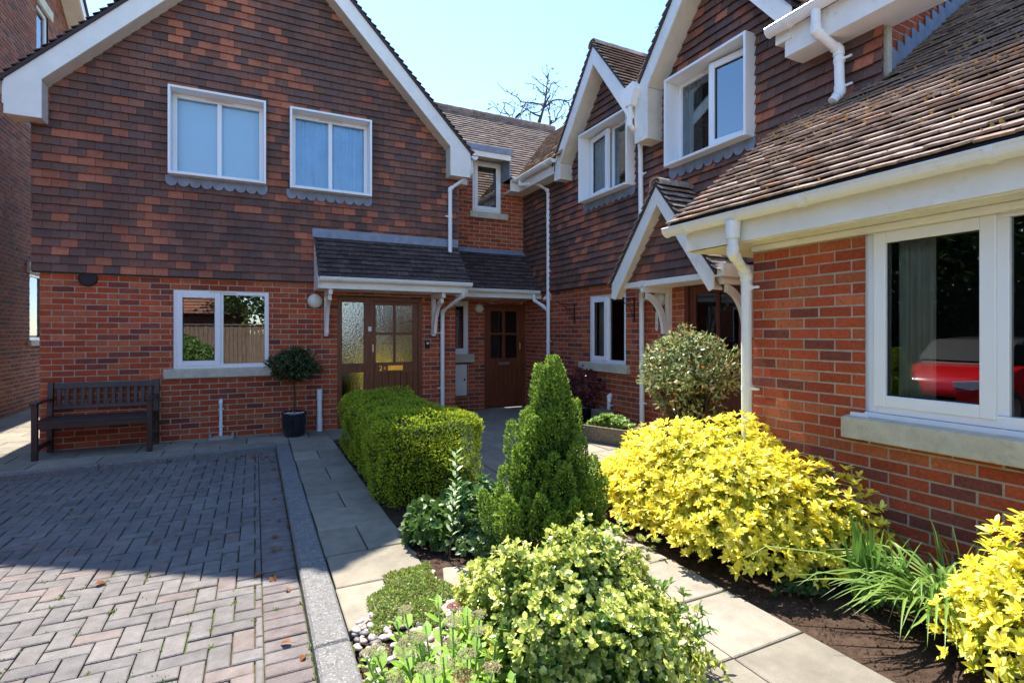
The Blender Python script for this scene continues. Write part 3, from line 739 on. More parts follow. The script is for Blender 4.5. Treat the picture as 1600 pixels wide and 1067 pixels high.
for i in range(16):
    x = 4.95+i*.11; z = 3.78+k*(x-4.87)
    mb.prism(B3, [(x-.06, z-.045-.0), (x+.05, z+.0381), (x-.06, z+.06)], .013, .020)
mb.build('step_flashing', M['lead'], GH)
# gables: 1 far, 2 near
pitched(GH, B, -6.46, 5.70, 1.14, .98, S2, .33, 2.4, colf=roofcol, m='rooft', seed=51)
barge(GH, B, -6.46, 5.70, 1.12, S2, .27, .045, .31, -1, kneel=(.95, 3.98)); barge(GH, B, -6.46, 5.70, .93, S2, .27, .045, .31, 1)
pitched(GH, B, -4.39, 5.93, 1.12, 1.12, S2, .35, 2.6, colf=roofcol, m='rooft', seed=53)
barge(GH, B, -4.39, 5.93, 1.10, S2, .27, .045, .325, -1, kneel=(.86, 3.93)); barge(GH, B, -4.39, 5.93, 1.14, S2, .27, .045, .325, 1, kneel=(.98, 4.2))
# main slope behind the gables (faces -X)
RB = Basis((4.46, 0, 4.37), (0, -1, 0), (1, 0, 1))
mb = MB()
tilework(mb, RB, [[(-8.86, -.03), (-7.35, -.03), (-6.46, 2.2), (-6.46, 2.25), (-10.45, 2.25)]], (), 55, t0=.022, t1=.006, colf=palecol, mi_t=0, mi_u=1, v_off=-.03, jit=.004, thick=.014)
tilework(mb, RB, [[(-3.45, -.03), (-2.2, -.03), (-2.2, 3.9), (-4.39, 3.9), (-4.39, 2.0)]], (), 57, t0=.022, t1=.006, colf=palecol, mi_t=0, mi_u=1, v_off=-.03, jit=.004, thick=.014)
mb.build('roof', [M['rooftpale'], M['under']], GH)
mb = MB(); mb.box(W, 4.50, 4.52, 7.55, 8.90, 4.12, 4.33); mb.box(W, 4.52, 4.80, 7.55, 9.19, 4.12, 4.14); mb.build('fascia', M['wpaint'], GH)
mb = MB(); mb.box(W, 4.50, 4.52, 2.2, 3.32, 4.05, 4.30); mb.box(W, 4.52, 4.87, 2.2, 3.32, 4.05, 4.07); mb.box(W, 4.52, 4.80, 3.305, 3.32, 4.07, 4.28)
mb.build('fascia', M['wpaint'], GH)
mb = MB(); gutter_y(mb, 4.44, 4.33, 7.5, 8.88); mb.build('gutter', M['upvc'], GH); mb = MB(); gutter_y(mb, 4.43, 4.34, 2.2, 3.44, .062); mb.build('gutter', M['upvc'], GH)
pipe(GH, [(4.43, 2.97, 4.32), (4.43, 2.97, 4.10), (4.64, 2.90, 3.95), (4.66, 2.90, 3.58), (4.60, 2.93, 3.50)], r=.041, clips=((4.65, 2.90, 3.86), (4.66, 2.90, 3.62)), cdir=(0, 1, 0))
# valley hopper and pipe between the gables
mb = MB(); X0 = 4.47
mb.prism(FX(4.47), [(-5.62, 4.66), (-5.40, 4.70), (-5.37, 4.60), (-5.46, 4.42), (-5.57, 4.42), (-5.62, 4.52)], -.02, .09)
mb.build('hopper', M['upvc'], GH, bevel=.004)
pipe(GH, [(4.43, 5.52, 4.45), (4.43, 5.52, 4.18), (4.70, 5.63, 4.02), (4.72, 5.63, 1.95), (4.72, 5.62, -.05)], clips=((4.72, 5.63, 3.6), (4.72, 5.63, 3.0), (4.72, 5.62, 1.9), (4.72, 5.62, 1.0), (4.72, 5.62, .5)), cdir=(0, 1, 0))
f = window(GH, B, -6.98, -5.83, 3.53, 4.54, .0, mull=(-6.40,), sash=(0,), opened=(0, 7, -1), glass='glassr', curtains=((-6.93, -6.5),)); surround(f, B, *b1[:2], *b1[2:], 0, .21); apron(f, B, -7.05, -5.78, 3.505, .078, 9)
f = window(GH, B, -5.04, -3.88, 3.55, 4.58, .0, mull=(-4.46,), sash=(1,), opened=(1, 9, 1), glass='glassr', curtains=((-5.0, -4.8),)); surround(f, B, *b2[:2], *b2[2:], 0, .21); apron(f, B, -5.11, -3.83, 3.525, .078, 9)
f = window(GH, B, *hW, -.01, mull=(-6.52,), sash=(0,), glass='glass', curtains=((-6.95, -6.6),)); sill(f, B, -7.2, -5.98, .86, .98, -.05, .08)
fr, do = door(GH, B, -4.93, -4.05, 2.09, -.01, [(-4.76, -4.45, 1.2, 1.92), (-4.40, -4.12, 1.2, 1.92)], wood='wood2')
mb = MB(); mb.tube([B(-4.84, 1.28, 0), B(-4.84, 1.28, .05), B(-4.84, 1.58, .05), B(-4.84, 1.58, 0)], .012, 8); mb.build('door_handle', M['brass'], do)
# gabled porch
P4 = FX(4.40)
pr = pitched(GH, P4, -4.81, 3.20, .86, .86, 1.27, .17, .60, colf=roofcol, m='rooft', seed=61, name='porch_roof', lift=.03)
for s in (-1, 1): barge(pr, P4, -4.81, 3.20, .86, 1.27, .235, .0, .15, s)
mb = MB(); tilework(mb, P4, [[(-5.50, 2.1), (-4.12, 2.1), (-4.81, 2.98)]], (), 63, base=.0, t0=.028, mi_t=0, mi_u=1, v_off=2.1, w=.172, g=.1035, jit=.004, thick=.014); mb.build('hung_tiles', [M['hung'], M['under']], pr)
mb = MB(); mb.box(P4, -5.55, -4.0, 2.03, 2.095, -.40, .05); mb.box(P4, -5.24, -5.12, 2.02, 2.10, -.40, .06); mb.build('beam', M['wpaint'], pr)
mb = MB(); gutter_x(mb, 5.68, 2.16, 4.28, 4.8, .04); mb.build('gutter', M['upvc'], pr)
for y in (5.17, 3.93): brace(pr, Basis((4.81, y, 0), (-1, 0, 0), (0, 0, 1)), 1.44, 2.03, .47)
mb = MB(); mb.box(W, 4.27, 4.80, 3.84, 3.99, 2.03, 2.16); mb.build('wall_plate', M['wpaint'], pr)

# ================================================================== SINGLE STOREY WING
B = FX(3.56)
WG = thing('single_storey_wing', 'low brick wing at the right with mossy tiled roof, white gutter and wide white window', 'house')
hW = (-2.05, .35, .94, 2.135)
mb = MB(); brickwork(mb, B, [[(-2.90, -.08), (3.0, -.08), (3.0, 2.14), (-2.90, 2.14)]], [hW], 71, v_off=-.02)
brickwork(mb, Basis((0, 2.9, 0), (-1, 0, 0), (0, 0, 1)), [[(-4.8, -.08), (-3.56, -.08), (-3.56, 2.14), (-4.8, 2.14)]], (), 72, v_off=-.02)
mb.build('brick_wall', [M['brick'], M['mortar']], WG)
th = math.atan(k); RB = Basis((3.20, 0, 2.385), (0, -1, 0), (math.cos(th), 0, math.sin(th)))
Lw = (4.80-3.20)/math.cos(th); mb = MB()
tilework(mb, RB, [[(-3.45, -.04), (-2.62, -.04), (-2.62, Lw), (-3.45, Lw)], [(-2.62, -.04), (1.6, -.04), (1.6, 4.2), (-2.62, 4.2)]], (), 73,
         t0=.029, t1=.006, colf=roofcol, mi_t=0, mi_u=1, v_off=-.04, jit=.007, gapj=.002, thick=.016)
mb.box(RB, -3.44, -2.64, -.02, Lw, -.06, -.006, 1); mb.box(RB, -2.64, 3.0, -.02, 5.0, -.06, -.006, 1)
ro = mb.build('roof', [M['rooft'], M['under']], WG)
mo = MB(); rs = random.Random(9)
for i in range(1000):
    u = rs.uniform(-3.4, .5); v = rs.uniform(0, 3.2)
    if rs.random() > math.exp(-((v-1.6-.0*(u+3))**2)/.8)*.9+.15: continue
    r_ = rs.uniform(.004, .012); c = mixc((.50, .24, .03), (.20, .18, .07), rs.random()); ang = rs.uniform(0, 6)
    V_ = [RB(u+r_*rs.uniform(.8, 1.6)*math.cos(a+ang), v+r_*rs.uniform(.5, 1)*math.sin(a+ang), .014) for a in (0, 1, 2, 3.1, 4.2, 5.2)]+[RB(u, v, .035+r_*.7)]
    mo.add(V_, [(i_, (i_+1) % 6, 6) for i_ in range(6)], 0, c)
tag(mo.build('roof_moss', M['pebble'], ro), kind='stuff')
mb = MB(); mb.box(W, 3.30, 3.322, -3, 3.36, 2.14, 2.335); mb.box(W, 3.322, 3.57, -3, 3.36, 2.13, 2.145); mb.box(W, 3.322, 4.78, 3.34, 3.36, 2.145, 2.30)
mb.box(W, 3.322, 4.80, 2.905, 3.335, 2.131, 2.146)
mb.build('fascia', M['wpaint'], WG, bevel=.003)
mb = MB(); mb.box(W, 3.50, 3.559, -3, 2.88, 2.085, 2.129); mb.build('cornice', M['wpaint'], WG, bevel=.01)
mb = MB(); gutter_y(mb, 3.235, 2.345, -3, 3.52, .06); mb.build('gutter', M['upvc'], WG)
pipe(WG, [(3.235, 2.82, 2.32), (3.235, 2.82, 2.05), (3.44, 2.87, 1.90), (3.45, 2.87, -.05)], r=.040, clips=((3.45, 2.87, 1.80), (3.45, 2.87, 1.02)), cdir=(0, 1, 0))
mb = MB(); mb.tube([(3.235, 2.82, 2.16), (3.235, 2.82, 2.29)], [.050, .058], 16); mb.build('gutter_outlet', M['upvc'], WG)
f = window(WG, B, *hW, -.02, mull=(-1.37, -.3), sash=(0,), glass='glassw', ft=.07, bot=.065, curtains=((-1.95, -1.73),))
sill(f, B, -2.16, .5, .765, .90, -.03, .085)
mb = MB(); mb.box(B, -2.05, .35, .903, .939, -.03, .01); mb.box(B, -2.13, -2.02, .905, .93, -.03, .03); mb.build('sub_sill', M['upvc_frame'], f)

# ================================================================== NEIGHBOUR AT FAR LEFT
B = Basis((-3.88, 0, 0), (0, 1, 0), (0, 0, 1))
NH = thing('neighbour_house', 'tall plain red brick house side at the far left edge, with one narrow upper window', 'house')
mb = MB(); wu = (13.45, 14.1, 6.75, 8.0); wl = (13.1, 13.9, 1.3, 2.6)
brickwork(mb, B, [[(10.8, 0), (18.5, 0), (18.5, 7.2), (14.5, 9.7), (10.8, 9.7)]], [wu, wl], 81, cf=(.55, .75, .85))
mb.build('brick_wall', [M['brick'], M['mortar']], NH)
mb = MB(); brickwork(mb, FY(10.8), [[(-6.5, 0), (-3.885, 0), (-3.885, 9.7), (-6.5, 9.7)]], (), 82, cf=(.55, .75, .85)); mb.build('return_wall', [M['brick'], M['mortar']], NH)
for q in (wu, wl):
    f = window(NH, B, *q, -.03, glass='glass', vent=False); MB().box(B, q[0]-.15, q[1]+.15, q[3], q[3]+.2, .0, .05).build('lintel', M['stone'], f); MB().box(B, q[0]-.1, q[1]+.1, q[2]-.1, q[2], .0, .06).build('sill', M['stone'], f)
mb = MB(); mb.prism(B, [(13.0, 10.08), (18.5, 6.5), (18.5, 6.75), (13.0, 10.33)], .33, .36); mb.build('bargeboard', M['wpaint'], NH)
mb = MB(); mb.prism(B, [(13.0, 10.08), (18.5, 6.5), (18.5, 6.52), (13.0, 10.10)], .0, .33); mb.build('soffit', M['soffit'], NH)
mb = MB(); mb.prism(B, [(13.0, 10.335), (18.6, 6.69), (18.6, 6.78), (13.0, 10.43)], -3, .40); mb.build('roof', M['under'], NH)
# ================================================================== GROUND
def struct(o): return tag(o, kind='structure')
mb = MB(); mb.box(W, -400, 400, -400, 400, -.6, -.14); struct(mb.build('ground', M['ground']))
mb = MB(); mb.poly(W, [(-9, -8), (.26, -8), (.26, 7.42), (-2.07, 7.1), (-9, 6.2)], -.078); struct(mb.build('driveway_bed', M['sand']))
mb = MB(); KX = .245; rs = random.Random(4)
area_d = ccw([(-6.2, .6), (.035, .6), (.035, 7.36), (-2.07, 7.07), (-6.2, 6.5)]); u = .1
for x in range(-62, 2):
    for y in range(6, 76):
        m_ = (x-y) % 4
        if m_ == 0: c = [(x*u, y*u), (x*u+2*u, y*u), (x*u+2*u, y*u+u), (x*u, y*u+u)]
        elif m_ == 3: c = [(x*u, y*u), (x*u+u, y*u), (x*u+u, y*u+2*u), (x*u, y*u+2*u)]
        else: continue
        j = .0035; jx, jy = rs.uniform(-.0015, .0015), rs.uniform(-.0015, .0015)
        (xa, ya), _, (xb, yb), _ = c; c = [(xa+j+jx, ya+j+jy), (xb-j+jx, ya+j+jy), (xb-j+jx, yb-j+jy), (xa+j+jx, yb-j+jy)]
        g = rs.random(); col = mixc((.165, .152, .146), (.188, .168, .155), g)
        if rs.random() < .12: col = mixc(col, (.22, .16, .14), .5)
        f_ = .92+.16*rs.random(); col = tuple(q*f_ for q in col)
        q = clip_convex(c, area_d)
        t1, t2, h = rs.uniform(-.02, .02), rs.uniform(-.02, .02), -.058+rs.uniform(-.0025, .0025)
        if len(q) > 2 and area(q) > 3e-4: frustum(mb, W, q, -.078, lambda a, b_: h+t1*(a-xa)+t2*(b_-ya), .006, 0, col)
y = .6
while y < 7.3:
    h = -.057+rs.uniform(-.002, .002); f_ = .9+.2*rs.random(); col = mixc((.172, .138, .130), (.185, .160, .15), rs.random())
    frustum(mb, W, [(.041, y+.004), (.238, y+.004), (.238, y+.098), (.041, y+.098)], -.078, lambda a, b_: h, .006, 0, tuple(q*f_ for q in col)); y += .1015
struct(mb.build('block_paving', M['paver']))
mb = MB(); mb.poly(W, [(-9, -8), (.24, -8), (.24, .6), (-9, .6)], -.06, 0, (.23, .19, .17)); mb.poly(W, [(-9, .6), (-6.2, .6), (-6.2, 6.4), (-9, 6)], -.06, 0, (.23, .19, .17)); struct(mb.build('driveway', M['paver']))
# kerbs
mb = MB(); y = -.1
ys = [-2.0]
while ys[-1] < 7.2: ys.append(ys[-1]+.914)
for a, b_ in zip(ys[:-1], ys[1:]): mb.box(W, KX, .405, a+.003, min(b_, 7.42)-.003, -.14, .004, ch=.012)
struct(mb.build('kerb_edging', M['kerb']))
mb = MB(); P0 = np.array((-6., 6.55)); P1 = np.array((.243, 7.42)); n = 7
KB = Basis((P0[0], P0[1], 0), (P1[0]-P0[0], P1[1]-P0[1], 0), (-(P1[1]-P0[1]), P1[0]-P0[0], 0)); Lk = float(np.linalg.norm(P1-P0))
for i in range(n): mb.box(KB, Lk*i/n+.003, Lk*(i+1)/n-.003, 0, .09, -.14, .004, ch=.01)
struct(mb.build('kerb_edging', M['kerb']))
text(None, '24', Basis((-.93, 7.235, -.062), KB.U, (0, .2, 1)), 0, 0, .022, .055, M['iron'], 'kerb_number')
kn = bpy.data.objects['kerb_number']; tag(kn, 'small dark number painted on the kerb below the ground floor window', 'painted number')
# slabs
def slabcol():
    f_ = random.uniform(.86, 1.12); c = mixc((.275, .238, .180), (.25, .222, .178), random.random()); return tuple(q*f_ for q in c)
def slabs(mb, conv, x0, y0, dx, dy, h=0., off=.5, ch=.006, b=W, gap=.005, holes=()):
    conv = ccw(conv); us = [p[0] for p in conv]; vs = [p[1] for p in conv]
    for j in range(int(math.floor((min(vs)-y0)/dy)), int(math.ceil((max(vs)-y0)/dy))):
        o = dx*off*(j % 2)
        for i in range(int(math.floor((min(us)-x0-o)/dx)), int(math.ceil((max(us)-x0-o)/dx))+1):
            a, c = x0+o+i*dx+gap, y0+j*dy+gap
            cell = [(a, c), (a+dx-2*gap, c), (a+dx-2*gap, c+dy-2*gap), (a, c+dy-2*gap)]
            for q in pieces(cell, [conv], holes):
                if area(q) > 1e-3:
                    hh = h+random.uniform(-.002, .002); t = random.uniform(-.005, .005)
                    frustum(mb, b, q, h-.05, lambda u_, v_: hh+t*(u_-a), ch, 0, slabcol())
mb = MB()
slabs(mb, [(.412, 2.6), (.95, 3.12), (.95, 7.3), (.412, 7.3)], .412, 3.12-.474*4, .54, .474, 0)
slabs(mb, [(.412, 7.30), (.95, 7.30), (.95, 8.29), (.412, 8.29)], .412, 7.30, .54, .48, 0)
slabs(mb, [(-6, 6.645), (.405, 7.515), (.405, 8.29), (-6, 8.29)], .405-6.2, 7.45-.62*3, .60, .42, 0, off=.5)
slabs(mb, [(-3.85, 8.29), (-2.4, 8.29), (-2.4, 14), (-3.85, 14)], -3.85, 8.29, .6, .45, 0)
slabs(mb, [(2.02, 4.35), (2.5, 4.2), (4.8, 4.2), (4.8, 9.18), (2.02, 9.18)], 2.02, 1.67, .48, .455, 0, off=.5, holes=[(4.38, 4.8, 5.25, 7.6)])
slabs(mb, [(.95, 7.55), (2.02, 7.55), (2.02, 8.29), (.95, 8.29)], .95, 7.55, .54, .37, 0)
slabs(mb, [(1.44, -1.), (2.40, -1.), (2.40, 4.2), (1.44, 4.2)], 1.44, 1.67-.46*6, .48, .46, 0, off=0)
struct(mb.build('paving', M['slab']))
mb = MB()
for poly in ([(.93, 2.72), (1.30, 2.60), (1.36, 3.02), (1.05, 3.12)], [(.56, 1.95), (.93, 1.92), (.98, 2.30), (.66, 2.42), (.55, 2.3)], [(.9, 2.25), (1.32, 2.2), (1.38, 2.5), (.98, 2.6)]):
    frustum(mb, W, ccw(poly), -.04, lambda a, b_: -.004, .012, 0, slabcol())
struct(mb.build('stepping_slabs', M['slab']))
mb = MB(); mb.poly(W, [(.26, -8), (3.55, -8), (3.55, 2.88), (4.8, 2.88), (4.8, 9.19), (3.0, 9.19), (3.0, 8.29), (-3.87, 8.29), (-3.87, 14), (-9, 14), (-9, 6.3), (-2.1, 7.19), (.26, 7.5)], -.045)
struct(mb.build('jointing_sand', M['sand']))
def soilbed(poly, z=-.022, n=26, seed=1):
    poly = ccw(poly); us = [p[0] for p in poly]; vs = [p[1] for p in poly]; mb = MB(); r = np.random.default_rng(seed)
    ks = r.normal(size=(9, 2))*9; ph = r.uniform(0, 6, 9)
    a0, a1, b0, b1 = min(us), max(us), min(vs), max(vs); st = .05
    def H(x, y): return z+.004*float(np.sin(ks@np.array((x, y))+ph).sum())/3
    for i in range(int((a1-a0)/st)+1):
        for j in range(int((b1-b0)/st)+1):
            x, y = a0+i*st, b0+j*st
            q = clip_convex([(x, y), (x+st, y), (x+st, y+st), (x, y+st)], poly)
            if len(q) > 2: mb.add([(a, b_, H(a, b_)) for a, b_ in q], [tuple(range(len(q)))])
    # clods
    rr = random.Random(seed)
    for _ in range(int((a1-a0)*(b1-b0)*1800)):
        x, y = rr.uniform(a0, a1), rr.uniform(b0, b1)
        if len(clip_convex([(x-.004, y-.004), (x+.004, y-.004), (x, y+.004)], poly)) < 3: continue
        s = rr.choice((.003, .005, .007, .012)); zz = H(x, y)
        V_ = [(x+s*rr.uniform(.6, 1.3)*math.cos(a), y+s*rr.uniform(.6, 1.3)*math.sin(a), zz-.002) for a in (0, 1.3, 2.6, 3.9, 5.1)]+[(x, y, zz+s*rr.uniform(.5, 1))]
        mb.add(V_, [(k_, (k_+1) % 5, 5) for k_ in range(5)])
    return struct(mb.build('soil_bed', M['soil']))
soilbed([(.955, 3.15), (1.43, 3.15), (1.43, 7.52), (.955, 7.52)], seed=2)
soilbed([(1.432, 4.2), (2.0, 4.2), (2.0, 7.52), (1.432, 7.52)], seed=6)
soilbed([(.955, 3.148), (.42, 2.55), (.42, 0), (1.43, 0), (1.43, 3.148)], z=-.026, seed=3)
soilbed([(2.41, -1), (3.55, -1), (3.55, 4.19), (2.41, 4.19)], seed=5)
soilbed([(3.552, 2.9), (4.7, 2.9), (4.7, 4.0), (3.552, 4.19)], seed=7)
def pebbles(name, pts, s0, s1, parent=None, cols=((.40, .32, .27), (.30, .23, .20), (.14, .12, .115), (.50, .44, .39))):
    mb = MB(); rs = random.Random(len(pts))
    for (x, y, z) in pts:
        s = rs.uniform(s0, s1); a = rs.uniform(0, 6); ex = rs.uniform(1.1, 1.6); c = mixc(rs.choice(cols), rs.choice(cols), rs.random()*.5)
        V_ = [(x, y, z-s*.5)]; n = 8
        for (ph, rr) in ((-.35, .85), (.15, 1.), (.6, .75)):
            for k_ in range(n):
                t = 2*math.pi*k_/n; px, py = rr*s*ex*math.cos(t), rr*s*math.sin(t)
                V_.append((x+px*math.cos(a)-py*math.sin(a), y+px*math.sin(a)+py*math.cos(a), z+ph*s*.75))
        V_.append((x, y, z+s*.62)); F = [(0, 1+(k_+1) % n, 1+k_) for k_ in range(n)]
        for L_ in range(2): F += [(1+L_*n+k_, 1+L_*n+(k_+1) % n, 1+(L_+1)*n+(k_+1) % n, 1+(L_+1)*n+k_) for k_ in range(n)]
        F += [(1+2*n+k_, 1+2*n+(k_+1) % n, 1+3*n) for k_ in range(n)]
        mb.add(V_, F, 0, c)
    return tag(mb.build(name, M['pebble'], parent, smooth=True), kind='stuff')
rs = random.Random(77); P_ = []
for _ in range(560):
    x, y = rs.uniform(.42, .98), rs.uniform(2.1, 3.15)
    if y < 2.62+(x-.42)*.93+.05 and not (x > .58 and y < 2.36 and x < .98): P_.append((x, y, -.012+rs.uniform(0, .012)))
tag(pebbles('pebbles', P_, .010, .021), 'pink and grey rounded pebbles between the kerb and the green mat plant', 'pebbles')
P_ = [(4.4+rs.uniform(0, .36), rs.uniform(5.2, 6.3), -.03+rs.uniform(0, .03)) for _ in range(900)]
tag(pebbles('pebbles', P_, .010, .018, cols=((.6, .58, .55), (.45, .43, .42), (.3, .29, .3))), 'pale gravel along the wall foot beside the wicker-look trough', 'pebbles')
# weeds in the joints
P = []
for _ in range(520):
    x = rs.randint(-30, 1)*.1+rs.choice((0, 0, .0)); y = rs.uniform(1.8, 7)
    if rs.random() < .5: x, y = rs.uniform(-3.5, .04), round(y*10)/10
    if rs.random() < .12: x = .24; 
    for _k in range(rs.choice((2, 4, 8, 12))): P.append((x+rs.gauss(0, .008), y+rs.gauss(0, .012), -.066))
P = np.array(P); n = len(P); d = rdir(n); d[:, 2] = np.abs(d[:, 2])+.4
o = leaves('joint_weeds', P, d, rdir(n), RNG.uniform(.012, .028, n), RNG.uniform(.006, .011, n), colmix((.13, .22, .03), (.20, .26, .06), RNG.random(n)), T_DIA, M['leaf'])
tag(o, 'tiny green weeds growing in the block paving joints', 'weeds', kind='stuff')

# ================================================================== SMALL THINGS
# bench
bn = thing('garden_bench', 'dark weathered wooden garden bench against the brick wall at the left', 'bench')
x0, x1, yb, yf = -2.27, -1.13, 8.19, 7.70
for x in (x0, x1-.055):
    m2 = MB(); m2.box(W, x, x+.055, yf, yf+.055, .0, .63); m2.build('leg', M['bench'], bn, bevel=.004)
    m2 = MB(); pts = [(yb, 0), (yb+.055, 0), (yb+.055, .42), (yb+.10, .84), (yb+.05, .84), (yb, .45)]
    m2.prism(Basis((x, 0, 0), (0, 1, 0), (0, 0, 1)), pts, 0, .055); m2.build('leg', M['bench'], bn, bevel=.004)
    m2 = MB(); m2.box(W, x-.008, x+.063, yf-.04, yb+.04, .63, .655); m2.build('armrest', M['bench'], bn, bevel=.006)
    m2 = MB(); m2.box(W, x+.012, x+.043, yf+.055, yb, .34, .40); m2.box(W, x+.012, x+.043, yf+.055, yb, .10, .15); m2.build('side_rail', M['bench'], bn)
m2 = MB()
for i in range(7): m2.box(W, x0+.03, x1-.03, yf-.005+i*.072, yf+.055+i*.072, .425-.003*abs(i-3), .447-.003*abs(i-3))
m2.box(W, x0+.055, x1-.055, yf+.01, yf+.04, .35, .425); m2.build('seat', M['bench'], bn, bevel=.003)
m2 = MB(); BB = Basis((0, 8.215, .45), (1, 0, 0), (0, .12, .99))
m2.box(BB, x0+.055, x1-.055, .31, .385, -.03, .0); m2.box(BB, x0+.055, x1-.055, .06, .11, -.03, .0)
for i in range(13):
    a = x0+.085+i*.0775; m2.box(BB, a, a+.042, .11, .31, -.022, -.006)
m2.build('backrest', M['bench'], bn, bevel=.003)

mb = MB(); mb.tube([(-.42, 8.24, .02), (-.42, 8.24, .49)], .021, 12); mb.tube([(-.42, 8.24, .485), (-.42, 8.24, .515), (-.42, 8.30, .52)], .024, 12)
for z in (.16, .40): mb.box(W, -.455, -.385, 8.26, 8.30, z-.008, z+.008)
tag(mb.build('waste_pipe', M['upvc']), 'short white waste pipe below the window, ending in a concrete gully', 'waste pipe')
mb = MB(); mb.box(W, -.56, -.26, 8.12, 8.29, 0, .03, ch=.008); mb.box(W, -.56, -.53, 8.16, 8.29, .03, .07); mb.box(W, -.29, -.26, 8.16, 8.29, .03, .07); mb.box(W, -.50, -.33, 8.17, 8.27, .03, .038)
tag(mb.build('gully_surround', M['concrete']), 'concrete gully surround on the slabs under the white waste pipe', 'gully')
mb = MB(); mb.tube([(.86, 8.23, 0), (.86, 8.23, .2)], .040, 14); mb.tube([(.86, 8.23, .2), (.86, 8.23, .60)], .034, 14); mb.tube([(.86, 8.23, .46), (.86, 8.23, .62)], .040, 14)
tag(mb.build('soil_pipe_stub', M['upvc']), 'grey-white capped pipe stub on the wall left of the brown door, beside the potted tree', 'pipe')
mb = MB(); mb.tube([(4.76, 6.42, 0), (4.76, 6.42, .46), (4.80, 6.42, .50)], [.026, .026, .026], 12); mb.tube([(4.76, 6.40, .42), (4.76, 6.42, .50), (4.80, 6.42, .52)], .032, 12); mb.box(W, 4.755, 4.80, 6.36, 6.40, .36, .375)
tag(mb.build('waste_pipe', M['upvc']), 'short white elbow pipe behind the trough on the right brick wall', 'waste pipe')

def wall_lamp(c, r, axis, label):
    t = thing('wall_lamp', label, 'wall lamp', 'round wall lamps')
    m1 = MB(); m1.lathe(c, [(.001, 0), (r*.95, 0), (r*.95, .035), (.001, .035)], 24, axis=axis); m1.build('lamp_base', M['upvc'], t)
    m2 = MB(); m2.lathe(c, [(r*math.cos(a*math.pi/16), .035+r*.65*math.sin(a*math.pi/16)) for a in range(8)]+[(.001, .035+r*.65)], 28, axis=axis); m2.build('lamp_shade', M['lamp'], t, smooth=True)
wall_lamp((.80, 8.292, 1.92), .105, '-y', 'round opal wall lamp left of the door canopy bracket')
wall_lamp((3.80, 9.192, 1.91), .085, '-y', 'smaller round opal wall lamp between the narrow window and the recessed door')
wall_lamp((4.80, 5.33, 1.90), .10, '-x', 'round opal wall lamp half hidden behind the curved porch bracket on the right')
t = thing('key_safe', 'small black key safe on bricks right of the brown front door', 'key safe')
mb = MB(); mb.box(FY(8.3), 2.485, 2.555, 1.20, 1.33, .008, .045, ch=.008); mb.build('case', M['black'], t)
mb = MB(); mb.box(FY(8.3), 2.50, 2.54, 1.265, 1.30, .045, .048); mb.tube([(2.495, 8.26, 1.33), (2.50, 8.26, 1.36), (2.54, 8.26, 1.36), (2.545, 8.26, 1.33)], .006, 6); mb.build('dial', M['steel'], t)
t = thing('meter_box', 'white utility meter box low on the recessed wall under a narrow window', 'meter box')
mb = MB(); mb.box(FY(9.2), 3.15, 3.55, .28, .86, .005, .05, ch=.008); mb.build('case', M['meter'], t)
mb = MB(); mb.box(FY(9.2), 3.162, 3.538, .292, .848, .05, .058, ch=.004); mb.box(FY(9.2), 3.48, 3.51, .56, .60, .058, .062, 1); mb.build('lid', [M['meter'], M['iron']], t)
mb = MB(); mb.tube([(3.24, 9.17, -.02), (3.24, 9.17, .28)], .016, 8); mb.build('service_pipe', M['upvc'], t)
t = tag(MB().lathe((-1.89, 8.294, 2.13), [(.001, .035), (.07, .035), (.095, .03), (.10, 0)], 28, axis='-y').build('air_vent', M['black']), 'round black vent cover high on the bricks at left of the ground floor', 'vent')
mb = MB(); b_ = FX(4.81); mb.prism(Basis((4.81, 8.2, 0), (-1, 0, 0), (0, 0, 1)), [(0, 2.04), (.07, 2.04), (.11, 2.06), (.03, 2.15), (0, 2.16)], 0, .14)
tag(mb.build('vent_cowl', M['upvc']), 'small white flue cowl high on the right wall beside the corner downpipe', 'vent')
def hook(y, label):
    m_ = MB(); m_.box(FX(4.81), -y-.012, -y+.012, 1.60, 1.95, .008, .016); m_.tube([(4.80, y, 1.93), (4.50, y, 1.93), (4.46, y, 1.96)], .007, 6)
    m_.tube([(4.80, y, 1.64), (4.72, y, 1.80), (4.56, y, 1.92)], .006, 6); m_.tube([(4.80, y, 1.80), (4.74, y, 1.86), (4.66, y, 1.84), (4.66, y, 1.78)], .005, 6)
    tag(m_.build('basket_bracket', M['iron']), label, 'bracket', 'black iron hanging basket brackets')
hook(7.42, 'black iron hanging basket bracket left of the small ground floor window'); hook(5.88, 'black iron hanging basket bracket right of the small ground floor window')
mb = MB(); n = 10; pl = [(-5.42+.022*math.cos(math.pi*k_/n), 1.71+.022*math.sin(math.pi*k_/n)) for k_ in range(n+1)]+[(-5.42+.022*math.cos(math.pi+math.pi*k_/n), 1.50+.022*math.sin(math.pi+math.pi*k_/n)) for k_ in range(n+1)]
mb.prism(FX(4.81), pl, .008, .016); t = tag(mb.build('wall_plaque', M['upvc']), 'narrow white plate with small black marks between the downpipe and the porch bracket', 'wall plate')
for z in (1.52, 1.55, 1.61): MB().box(FX(4.81), -5.427, -5.413, z, z+.012, .016, .018).build('mark', M['iron'], t)

